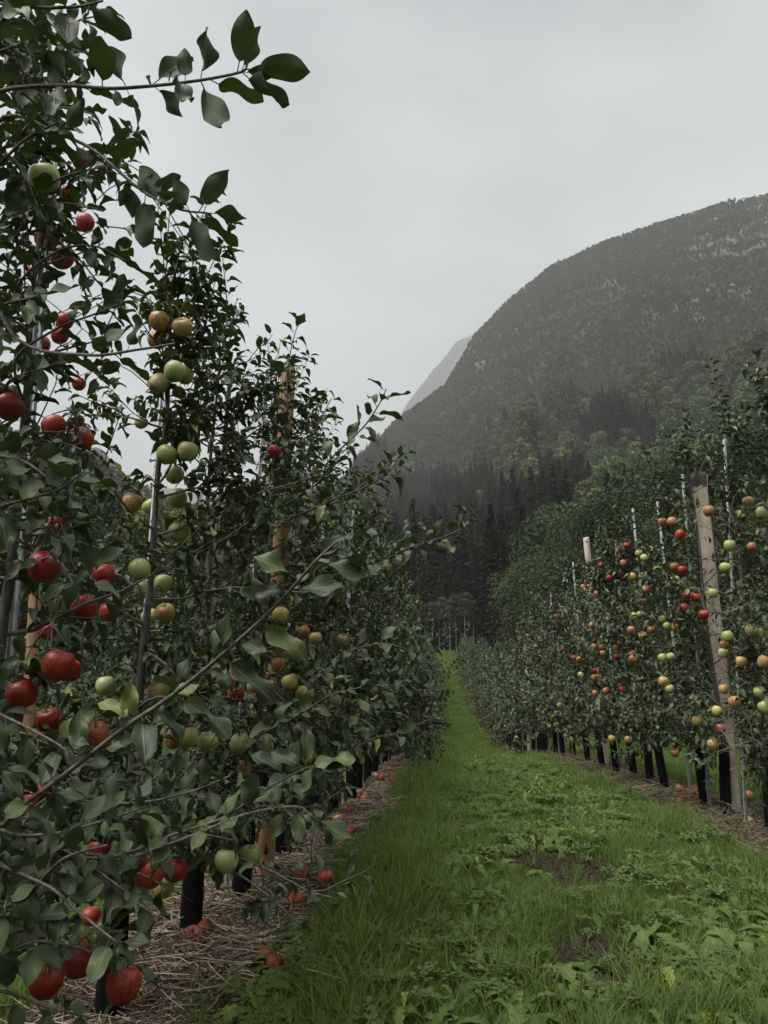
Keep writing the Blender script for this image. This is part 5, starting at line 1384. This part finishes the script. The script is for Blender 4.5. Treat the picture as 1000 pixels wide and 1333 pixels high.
for i, (x, d) in enumerate(RT):
    if 15 < d < 34 and i % 2: stake(x + 0.06, d, gz(x, d) + 2.7, 'thin metal stake far along the split post row', 'far metal stakes of the split post row', lean=(random.gauss(-0.02, 0.02), 0))
for i, (x, d) in enumerate(LT):
    if 6 < d < 26 and i % 2: stake(x + 0.05, d, gz(x, d) + 2.6, 'thin metal stake far along the straw row', 'far metal stakes of the straw row', lean=(random.gauss(0.0, 0.02), 0))

def post(cfg, k):
    bp = ground_hit(*cfg['base']); d = bp[1]; tp = P(cfg['top'][0], cfg['top'][1], d)
    H = tp[2] - bp[2]; r = np.random.default_rng(50 + k); n = 16 if cfg['round'] else 12
    zs = np.concatenate([[-0.3], np.linspace(0, H - 0.01, 12), [H]])
    V, T = [], []
    for i, z in enumerate(zs):
        for j in range(n):
            a = j / n * 6.2832
            if cfg['round']: rad = cfg['w'] / 2 * (1 + 0.02 * math.sin(3 * a + z))
            else:
                sq = 1 / max(abs(math.cos(a)), abs(math.sin(a))); rad = cfg['w'] / 2 * (0.55 + 0.45 * min(sq, 1.28)) * (1 + 0.05 * math.sin(2.3 * z + 2 * a) + 0.03 * r.normal())
            if i == len(zs) - 1: rad *= 0.93
            V.append((rad * math.cos(a), rad * math.sin(a), z + (0.012 * math.sin(a + 1) if i >= len(zs) - 2 and not cfg['round'] else 0)))
    for i in range(len(zs) - 1):
        for j in range(n):
            a, b = i * n + j, i * n + (j + 1) % n; T += [(a, b, b + n), (a, b + n, a + n)]
    c = len(V); V.append((0, 0, H + 0.002)); e = (len(zs) - 1) * n
    T += [(c, e + j, e + (j + 1) % n) for j in range(n)]
    o = link('wooden_post', make_mesh('wooden_post', V, T, cfg['m'], smooth_=True))
    o.location = bp.tolist(); o.rotation_euler = (0, math.atan2(tp[0] - bp[0], H), 0.25)
    tag(o, cfg['label'], 'post', 'wooden trellis posts')
    # knots and dark patches set into the face
    spots = [(0.2, 0.012, 0.03)] if cfg['round'] else []
    if cfg['round']:
        for q in range(9): spots.append((r.uniform(0.3, H - 0.1), 0.006, 0.008))
    elif k == 1: spots = [(H - 0.28, 0.018, 0.05), (H - 0.62, 0.026, 0.03), (H - 0.78, 0.02, 0.045), (H - 1.5, 0.012, 0.02), (0.9, 0.012, 0.03)]
    else: spots = [(H - 0.07, 0.018, 0.018), (H - 0.5, 0.012, 0.02)]
    for q, (z, a_, b_) in enumerate(spots):
        an = -1.57 - 0.25 + r.normal(0, 0.45); rad = cfg['w'] / 2 * 0.985
        Vk, Tk = [], []
        m = 9
        cx, cy = math.cos(an), math.sin(an); tx, ty = -cy, cx
        for j in range(m):
            t = j / m * 6.2832; w = a_ * math.cos(t) * r.uniform(0.7, 1.2); h = b_ * math.sin(t) * r.uniform(0.8, 1.2)
            Vk.append((cx * rad * 0.9 + tx * w, cy * rad * 0.9 + ty * w, z + h)); 
        for j in range(m):
            x0, y0, z0 = Vk[j]; Vk.append((x0 + cx * rad * 0.16, y0 + cy * rad * 0.16, z0))
        Vk.append((cx * rad * 1.05, cy * rad * 1.05, z)); c = len(Vk) - 1
        for j in range(m):
            a, b = j, (j + 1) % m; Tk += [(a, b, b + m), (a, b + m, a + m), (c, a + m, b + m)]
        link('knot', make_mesh('knot', Vk, Tk, M_KNOT), o)
    if k == 1:                                       # blackened top
        Vt, Tt = [], []
        for z, s in ((H - 0.14, 1.02), (H - 0.05, 1.03), (H + 0.006, 0.97)):
            for j in range(n):
                a = j / n * 6.2832; sq = 1 / max(abs(math.cos(a)), abs(math.sin(a))); rad = cfg['w'] / 2 * (0.55 + 0.45 * min(sq, 1.28)) * s * 1.03
                zz = z + (0.05 * r.random() if z < H - 0.1 else 0); Vt.append((rad * math.cos(a), rad * math.sin(a), zz))
        for i in range(2):
            for j in range(n):
                a, b = i * n + j, i * n + (j + 1) % n; Tt += [(a, b, b + n), (a, b + n, a + n)]
        c = len(Vt); Vt.append((0, 0, H + 0.008)); Tt += [(c, 2 * n + j, 2 * n + (j + 1) % n) for j in range(n)]
        link('weathered_top', make_mesh('weathered_top', Vt, Tt, M_DARKWOOD), o)
    return o, bp, tp
PO = [post(c, k) for k, c in enumerate(POSTS)]
# a post of the next row, behind the ridged stake
c = P(47, 850, 6.3); POSTS.append(dict(side='L', top=(60, 560), base=None, w=0.10, m=M_POST_O, round=True, label='round wooden post of the next row seen behind the red apples'))
_g = (c[0], 6.3, gz(c[0], 6.3)); _u, _v, _ = proj(np.array([_g])); POSTS[-1]['base'] = (float(_u[0]), float(_v[0])); PO.append(post(POSTS[-1], 3))
for side, xf, dd, lab in (('L', xL, (16.5, 30), 'round wooden post far along the straw row'), ('R', xR, (18, 29), 'pale wooden post far along the split post row')):
    for d in dd:
        x = float(xf(d)); g = gz(x, d); u0, v0, _ = proj(np.array([[x, d, g]])); u1, v1, _ = proj(np.array([[x, d, g + 2.75]]))
        POSTS.append(dict(side=side, top=(float(u1[0]), float(v1[0])), base=(float(u0[0]), float(v0[0])), w=0.11, m=M_POST_O if side == 'L' else M_POST_P, round=side == 'L', label=lab))
        PO.append(post(POSTS[-1], 5))

def wire(xf, off, h, d0, d1, lab):
    ds = np.linspace(d0, d1, 60); x = xf(ds) + off; pts = np.column_stack([x, ds, ground_z(x, ds, False) + h])
    o = link('trellis_wire', Tubes().add(pts, 0.0016, 4).mesh('trellis_wire', M_STEEL)); tag(o, lab, 'wire', 'trellis wires along the rows')
for h, nm in ((0.95, 'lower'), (1.65, 'middle'), (2.35, 'upper')):
    wire(xL, 0.03, h, 0.5, ROW_END, nm + ' trellis wire running along the straw-mulched row')
    wire(xR, 0.03, h, 3.0, ROW_END, nm + ' trellis wire running along the split post row')

# ------------------------------------------------------------------ grass, weeds, straw
def tuft(seed, n, h, spread, w, bend):
    r = np.random.default_rng(seed); V, T, U, A = [], [], [], []
    for k in range(n):
        a = r.random() * 6.28; b = np.array([math.cos(a), math.sin(a), 0]) * spread * r.random() ** 0.6
        L = h * r.uniform(0.5, 1.15); da = r.random() * 6.28; out = np.array([math.cos(da), math.sin(da), 0]); sd = np.array([-out[1], out[0], 0])
        bd = bend * r.uniform(0.3, 1.3); base = len(V); rr = r.random()
        for i, t in enumerate((0, 0.35, 0.7, 1)):
            p = b + out * bd * L * t * t + np.array([0, 0, L * (t - 0.35 * bd * t * t)])
            ww = w * (1, 0.95, 0.65, 0)[i]
            if i < 3: V += [p - sd * ww, p + sd * ww]; U += [(0.2, t), (0.8, t)]; A += [rr, rr]
            else: V.append(p); U.append((0.5, 1)); A.append(rr)
        T += [(base, base + 1, base + 3), (base, base + 3, base + 2), (base + 2, base + 3, base + 5), (base + 2, base + 5, base + 4), (base + 4, base + 5, base + 6)]
    return make_mesh('tuft', np.array(V), np.array(T), M_BLADE, np.array(U), np.array(A))

def clover(seed, n, h, spread, s):
    """three-part leaves on thin stalks"""
    r = np.random.default_rng(seed); V, T, U, A = [], [], [], []
    for k in range(n):
        a = r.random() * 6.28; b = np.array([math.cos(a), math.sin(a), 0]) * spread * r.random() ** 0.5
        top = b + np.array([r.normal(0, 0.012), r.normal(0, 0.012), h * r.uniform(0.5, 1.1)]); rr = r.random(); m = len(V)
        V += [b + [-0.001, 0, 0], b + [0.001, 0, 0], top]; U += [(0.5, 0)] * 3; A += [rr] * 3; T.append((m, m + 1, m + 2))
        tilt = r.normal(0, 0.35, 2); a0 = r.random() * 6.28; sz = s * r.uniform(0.7, 1.2)
        for j in range(3):
            q = a0 + j * 2.094; o = np.array([math.cos(q), math.sin(q), 0]); o[2] = o[0] * tilt[0] + o[1] * tilt[1] + 0.15; sd = np.array([-math.sin(q), math.cos(q), 0]); m = len(V)
            V += [top, top + o * sz * 0.55 - sd * sz * 0.38, top + o * sz * 0.55 + sd * sz * 0.38, top + o * sz * 0.95 - sd * sz * 0.2, top + o * sz * 0.95 + sd * sz * 0.2, top + o * sz * 0.6 - np.array([0, 0, sz * 0.1])]
            U += [(0.5, 0), (0, 0.5), (1, 0.5), (0.2, 1), (0.8, 1), (0.5, 0.6)]; A += [rr] * 6
            T += [(m, m + 5, m + 1), (m, m + 2, m + 5), (m + 1, m + 5, m + 3), (m + 5, m + 2, m + 4), (m + 5, m + 4, m + 3)]
    return make_mesh('clover', np.array(V), np.array(T), M_WEED, np.array(U), np.array(A))

def lobed_leaf(seed, L, w, lobes=5, arch=0.5, depth=0.55):
    """dandelion-like toothed blade"""
    r = np.random.default_rng(seed); n = lobes * 2 + 3; V, U, T = [], [], []
    for i in range(n):
        t = i / (n - 1); ww = w * math.sin(math.pi * min(0.98, 0.1 + 0.85 * t)) ** 0.8 * (1.0 if i % 2 else depth) * (0.35 + 0.75 * t)
        if i == 0: ww = 0.004
        if i == n - 1: ww = 0.002
        y = L * t * (1 - 0.12 * arch * t); z = L * (0.75 * arch * t - 0.95 * arch * t * t) + 0.01
        V += [(-ww, y - 0.1 * ww, z + 0.2 * ww), (0, y, z), (ww, y - 0.1 * ww, z + 0.2 * ww)]; U += [(0, t), (0.5, t), (1, t)]
    for i in range(n - 1):
        for c in (0, 1):
            a = i * 3 + c; T += [(a, a + 1, a + 4), (a, a + 4, a + 3)]
    return make_mesh('leaf', np.array(V), np.array(T), M_WEED, np.array(U))

TUFTS = [tuft(i, n, h, sp, w, b) for i, (n, h, sp, w, b) in enumerate([(16, 0.075, 0.045, 0.0017, 0.5), (18, 0.10, 0.05, 0.0018, 0.6), (14, 0.135, 0.045, 0.0020, 0.8), (12, 0.20, 0.05, 0.0022, 0.8), (18, 0.06, 0.06, 0.0020, 0.35)])]
TUFTS_F = [tuft(20 + i, 16, h, 0.10, 0.0045, 0.6) for i, h in enumerate((0.09, 0.12))]
CLOV = [clover(i, 10, h, 0.06, s) for i, (h, s) in enumerate([(0.05, 0.022), (0.07, 0.028), (0.085, 0.034)])]
def rosette(seed, n, L, w, lobes, arch):
    r = np.random.default_rng(seed); parts = []
    V, T, U, A, b = [], [], [], [], 0
    for k in range(n):
        me = lobed_leaf(seed * 10 + k, L * r.uniform(0.7, 1.15), w, lobes, arch * r.uniform(0.6, 1.5))
        v = np.empty(len(me.vertices) * 3, np.float32); me.vertices.foreach_get('co', v); v = v.reshape(-1, 3)
        t = np.empty(len(me.polygons) * 3, np.int32); me.loops.foreach_get('vertex_index', t)
        uvv = np.zeros((len(v), 2)); uvv[:, 0] = np.tile([0, .5, 1], len(v) // 3); uvv[:, 1] = np.repeat(np.linspace(0, 1, len(v) // 3), 3)
        a = k * 6.283 / n + r.normal(0, 0.25); c, s = math.cos(a), math.sin(a)
        V.append(np.column_stack([v[:, 0] * c - v[:, 1] * s, v[:, 0] * s + v[:, 1] * c, v[:, 2]])); T.append(t.reshape(-1, 3) + b); U.append(uvv); A.append(np.full(len(v), r.random())); b += len(v)
        bpy.data.meshes.remove(me)
    return make_mesh('rosette', np.concatenate(V), np.concatenate(T), M_WEED, np.concatenate(U), np.concatenate(A))
ROSES = [rosette(3, 7, 0.11, 0.024, 5, 0.9), rosette(4, 6, 0.09, 0.030, 3, 1.0), rosette(5, 8, 0.13, 0.022, 6, 0.8), rosette(6, 5, 0.08, 0.034, 2, 0.8), rosette(7, 4, 0.15, 0.018, 7, 1.4), rosette(8, 9, 0.07, 0.020, 3, 1.6), rosette(9, 6, 0.12, 0.036, 2, 1.2)]

FALL_W = [tuple(ground_hit(f[0], f[1])[:2]) for f in FALL]
def grass_points():
    r = np.random.default_rng(77); Pt, Sc, Ix = [], [], []
    def zone(d0, d1, xa, xb, cell, base_s, far):
        ny = int((d1 - d0) / cell)
        ys = d0 + (np.arange(ny) + 0.5) * cell
        for y in ys:
            a, b = xa(y), xb(y); n = max(1, int((b - a) / cell))
            x = a + (np.arange(n) + r.uniform(0, 1, n)) / n * (b - a); yy = y + r.uniform(-0.6, 0.6, n) * cell
            mu, di = masks(x, yy)
            den = (1 - 0.96 * mu) * (1 - 0.9 * di)
            k = r.random(n) < den
            x, yy = x[k], yy[k]
            if d1 < 14:
                near = np.zeros(len(x), bool)
                for fx_, fy_ in FALL_W: near |= (np.abs(x - fx_) < 0.09) & (yy - fy_ > -0.42) & (yy - fy_ < 0.05)
                x, yy = x[~near], yy[~near]
            # long grass along the edge of the mulch
            e = np.minimum(np.abs(x - xL(yy) - 0.75), np.abs(x - xR(yy) + 0.55)); tall = np.exp(-(e / 0.22) ** 2)
            patch = fbm(x * 1.3, yy * 1.3, 13, 3)
            tall = tall * np.where(x > xL(yy) + 1.5, 0.35, 1.0)
            s = base_s * (0.50 + 0.80 * patch + 0.45 * tall) * r.uniform(0.75, 1.25, len(x))
            if far: ix = 5 + r.integers(0, 2, len(x))
            else:
                q = r.random(len(x)); t_ = 0.14 + 0.30 * tall + 0.22 * (patch > 0.60)
                ix = np.where(q < t_, np.where(r.random(len(x)) < 0.45, 3, 2), r.choice([0, 1, 4], len(x)))
            Pt.append(np.column_stack([x, yy, ground_z(x, yy) - 0.006])); Sc.append(s); Ix.append(ix)
    halfw = lambda y: 0.56 * y + 0.35
    zone(2.0, 6.5, lambda y: max(-halfw(y), float(xL(y)) - 2.2), lambda y: min(halfw(y), float(xR(y)) + 2.4), 0.034, 0.92, False)
    zone(6.5, 13, lambda y: float(xL(y)) - 2.6, lambda y: float(xR(y)) + 3.4, 0.060, 1.0, False)
    zone(13, 34, lambda y: float(xL(y)) - 1.2, lambda y: float(xR(y)) + 4.5, 0.105, 1.0, True)
    zone(34, ROW_END + 4, lambda y: float(xL(y)) - 1.0, lambda y: float(xR(y)) + 1.5, 0.2, 1.5, True)
    zone(ROW_END + 4, 122, lambda y: -14.0, lambda y: 26.0, 0.45, 2.6, True)
    return np.concatenate(Pt), np.concatenate(Sc), np.concatenate(Ix)
gp, gs, gi_ = grass_points()
n = len(gp); print('grass', n)
scatter('grass', gp, np.column_stack([rng.normal(0, 0.12, n), rng.normal(0, 0.12, n), rng.uniform(0, 6.28, n)]), np.repeat(gs[:, None], 3, 1), gi_, TUFTS + TUFTS_F, 'green uneven grass carpeting the aisle between the apple rows', 'grass')

def weed_points(cell, d0, d1, seed, thr):
    r = np.random.default_rng(seed); ys = np.arange(d0, d1, cell); out = []
    for y in ys:
        a, b = max(-0.6 * y - 0.3, float(xL(y)) + 0.35), min(0.6 * y + 0.3, float(xR(y)) + 0.2)
        m = max(1, int((b - a) / cell)); x = r.uniform(a, b, m); yy = y + r.uniform(-0.5, 0.5, m) * cell
        mu, di = masks(x, yy); k = (fbm(x * 1.1, yy * 1.1, seed, 3) > thr) & (r.random(m) > mu * 0.9) & (r.random(m) > di * 0.45)
        out.append(np.column_stack([x[k], yy[k], ground_z(x[k], yy[k]) + 0.004]))
    return np.concatenate(out)
cp = weed_points(0.075, 2.1, 11, 301, 0.36); cp = cp[rng.random(len(cp)) < 0.38]; n = len(cp)
scatter('clover', cp, np.column_stack([rng.normal(0, 0.1, n), rng.normal(0, 0.1, n), rng.uniform(0, 6.28, n)]), np.repeat(rng.uniform(0.6, 1.15, n)[:, None], 3, 1), rng.integers(0, 3, n), CLOV, 'low clover leaves mixed through the aisle grass', 'clover')
rp = weed_points(0.135, 2.1, 16, 302, 0.36); n = len(rp)
scatter('low_weeds', rp, np.column_stack([rng.normal(0, 0.15, n), rng.normal(0, 0.15, n), rng.uniform(0, 6.28, n)]), np.repeat(rng.uniform(0.6, 1.7, n)[:, None], 3, 1), rng.integers(0, 7, n), ROSES, 'broad-leaved weeds spread through the aisle grass', 'weeds')

# crumbly soil on the bare patches
def clod(seed):
    r = np.random.default_rng(seed); V, T = [], []
    for i in range(5):
        for j in range(7):
            a = j / 7 * 6.283; t = (i + 0.5) / 5 * 3.1416; q = r.uniform(0.7, 1.25); V.append((math.sin(t) * math.cos(a) * q, math.sin(t) * math.sin(a) * q, math.cos(t) * q * 0.7))
    for i in range(4):
        for j in range(7): x, y = i * 7 + j, i * 7 + (j + 1) % 7; T += [(x, x + 7, y), (y, x + 7, y + 7)]
    V += [(0, 0, 0.7), (0, 0, -0.7)]
    T += [(35, j, (j + 1) % 7) for j in range(7)] + [(36, 28 + (j + 1) % 7, 28 + j) for j in range(7)]
    return make_mesh('clod', np.array(V) * 0.012, T, M_SOIL)
M_SOIL = simple_noise_mat('dark_soil', (0.018, 0.013, 0.009), (0.075, 0.056, 0.040), 90, 0.95, bump=0.5, dist=0.003)
_q = []
for (cx_, cy_, rx_, ry_) in DIRT_W:
    xx = rng.normal(cx_, rx_ * 0.7, 900); yy = rng.normal(cy_, ry_ * 1.8, 900); mu, di = masks(xx, yy); k = rng.random(900) < di
    _q.append(np.column_stack([xx[k], yy[k], ground_z(xx[k], yy[k])]))
_q = np.concatenate(_q); n = len(_q)
scatter('soil_crumbs', _q, rng.uniform(0, 6.28, (n, 3)), np.repeat((0.25 + 1.6 * rng.random(n) ** 3)[:, None], 3, 1), rng.integers(0, 3, n), [clod(1), clod(2), clod(3)], 'crumbly dark soil on the bare patches in the aisle', 'soil')

# larger weeds that can be picked out one by one
BIG = [lobed_leaf(400 + i, L, w, lo, a, dp) for i, (L, w, lo, a, dp) in enumerate([(0.17, 0.032, 5, 0.8, 0.5), (0.15, 0.045, 2, 0.9, 0.9), (0.20, 0.034, 6, 0.7, 0.45), (0.13, 0.04, 2, 1.1, 0.95)])]
WEEDS = [(515, 1072, 1.25, 1, 'large pale broad-leaved weed at the edge of the straw'), (548, 1052, 1.0, 3, 'broad-leaved weed between the pale weed and the open grass'), (720, 1185, 1.0, 0, 'toothed dandelion between the two bare soil patches'),
         (770, 1195, 1.1, 2, 'toothed dandelion overhanging the lower bare soil patch'), (660, 1130, 0.9, 1, 'rounded weed growing on the upper bare soil patch'), (705, 1145, 0.8, 3, 'small rounded weed below the upper bare soil patch'),
         (870, 1180, 1.1, 0, 'dandelion in the grass beside the lower bare soil patch'), (560, 1180, 1.0, 2, 'large dandelion in the clover facing the fallen red apple'), (500, 1230, 1.0, 1, 'broad weed in the clover before the fallen red apples'),
         (620, 1290, 1.2, 3, 'broad leafy weed before the lower bare soil patch'), (920, 1270, 1.1, 2, 'spreading dandelion in tall grass facing the split post'), (980, 1310, 1.2, 1, 'very pale broad weed in tall grass facing the split post'),
         (690, 1030, 1.2, 1, 'broad weed in the short grass above the soil patches'), (810, 1075, 1.2, 1, 'broad flat weed near the leaf litter of the split post'), (870, 1082, 1.2, 3, 'broad single weed at the litter edge by the split post'),
         (460, 1190, 1.0, 0, 'dandelion in the tall grass beside the fallen red apple'), (590, 1100, 1.0, 2, 'dandelion beside the upper bare soil patch'), (430, 1300, 1.1, 0, 'dandelion in the tall grass below the rotting apples'), (740, 1310, 1.0, 0, 'dandelion rosette at the near rim of the lower soil patch')]
for k, (px, py, s, v, lab) in enumerate(WEEDS):
    p = ground_hit(px, py); r = random.Random(k)
    t = link('weed', None); t.location = p.tolist(); t.scale = (s, s, s); t.rotation_euler = (0, 0, r.uniform(0, 6.28))
    m = r.randint(7, 10)
    for j in range(m):
        o = link('leaf', BIG[v] if r.random() < 0.8 else BIG[(v + 2) % 4], t); o.rotation_euler = (r.gauss(0.12, 0.2), r.gauss(0, 0.2), j * 6.283 / m + r.gauss(0, 0.25)); q = r.uniform(0.65, 1.15); o.scale = (q, q, q)
    tag(t, lab, 'weed', 'larger weeds in the aisle')

# straw under the first row, litter under the other
def straw_clump(seed, n, L, w, spread, up):
    r = np.random.default_rng(seed); V, T, A = [], [], []
    for k in range(n):
        a = r.random() * 6.28; p = np.array([r.normal(0, spread), r.normal(0, spread), abs(r.normal(0.006, up))]); d = np.array([math.cos(a), math.sin(a), r.normal(0, 0.16)])
        l = L * r.uniform(0.4, 1.3); sd = np.array([-d[1], d[0], 0]); kink = r.normal(0, 0.15); m = len(V); rr = r.random()
        for t in (-0.5, 0, 0.5):
            c = p + d * l * t + sd * kink * l * abs(t) + np.array([0, 0, -0.06 * l * abs(t)])
            V += [c - sd * w, c + sd * w, c + np.array([0, 0, w * 1.6])]; A += [rr] * 3
        for i in (0, 3):
            for x, y in ((0, 2), (2, 1), (1, 0)):
                T += [(m + i + x, m + i + y, m + i + y + 3), (m + i + x, m + i + y + 3, m + i + x + 3)]
    return make_mesh('straw', np.array(V), np.array(T), M_STRAW, rnd=np.array(A))
ST = [straw_clump(i, 16, L, w, 0.06, u) for i, (L, w, u) in enumerate([(0.14, 0.0017, 0.012), (0.20, 0.0020, 0.018), (0.10, 0.0022, 0.008)])]
r = np.random.default_rng(88); m = 14000
dd = 1.6 + 16 * r.random(m) ** 1.7; off = r.normal(0.12, 0.36, m); xx = xL(dd) + off; mu, di = masks(xx, dd); k = r.random(m) < mu + 0.05
for fx_, fy_ in FALL_W: k &= ~((np.abs(xx - fx_) < 0.09) & (dd - fy_ > -0.25) & (dd - fy_ < 0.09))
xx, dd = xx[k], dd[k]; n = len(xx)
thick = fbm(xx * 1.5, dd * 1.5, 19, 2)
scatter('straw_mulch', np.column_stack([xx, dd, ground_z(xx, dd) + 0.025 * thick]), np.column_stack([r.normal(0, 0.1, n), r.normal(0, 0.1, n), r.uniform(0, 6.28, n)]), np.repeat((0.6 + 0.9 * thick)[:, None], 3, 1), r.integers(0, 3, n), ST, 'dry pale straw mulch scattered under the apple row', 'straw')
m = 5000
dd = 4.2 + 16 * r.random(m) ** 1.5; xx = xR(dd) + r.normal(-0.05, 0.26, m); mu, di = masks(xx, dd); k = r.random(m) < mu * 0.8
xx, dd = xx[k], dd[k]; n = len(xx)
M_DRY = simple_noise_mat('dead_leaf', (0.06, 0.035, 0.022), (0.20, 0.13, 0.08), 40, 0.8)
def dead_leaf(i):
    v, t, u = LG_LO[i]; return make_mesh('dead_leaf', v * 0.06 + np.array([0, 0, 0.012]), t, M_DRY, u)
scatter('leaf_litter', np.column_stack([xx, dd, ground_z(xx, dd) + 0.004]), np.column_stack([r.normal(0, 0.3, n), r.normal(0, 0.3, n), r.uniform(0, 6.28, n)]), np.repeat(r.uniform(0.7, 1.3, n)[:, None], 3, 1), r.integers(0, 6, n), [dead_leaf(0), dead_leaf(1), dead_leaf(2)] + ST, 'brown dead leaves and stalks littering the soil under the split post row', 'leaf litter')

# windfall apples
for px, py, k, lab in FALL:
    p = ground_hit(px, py); rad = 0.045 * random.uniform(0.9, 1.08)
    grp = None
    if lab is None:
        lab, grp = ('brown rotted apple sunk in the straw by the black guards', 'rotted apples in the straw') if k == 'rot' else (('red windfall apple lying with others on the straw further along', 'windfall apples further along the straw') if px < 600 else ('small red fallen apple in the litter past the split post', None))
    make_apple((p[0], p[1], p[2] + rad * 0.92), rad, 'red' if k == 'rot' else k, lab, grp, (random.uniform(0.4, 2.2), random.uniform(-0.6, 0.6), random.uniform(0, 6.28)), True, M_ROT if k == 'rot' else None)

# ------------------------------------------------------------------ haze
def haze():
    v, f = [], []
    box(v, f, -6200, 6200, -6200, 6200, -40, 2000)
    m, n, l = mat('mist')
    pv = n.new('ShaderNodeVolumePrincipled'); o = n.new('ShaderNodeOutputMaterial')
    pv.inputs['Color'].default_value = (0.93, 0.95, 0.96, 1); pv.inputs['Density'].default_value = 0.00028; pv.inputs['Anisotropy'].default_value = 0.0
    l.new(pv.outputs[0], o.inputs['Volume'])
    h = link('haze', make_mesh('haze', v, f, m, smooth_=False))
    tag(h, 'thin grey mist in the air before the mountain', 'haze', kind='stuff')
haze()
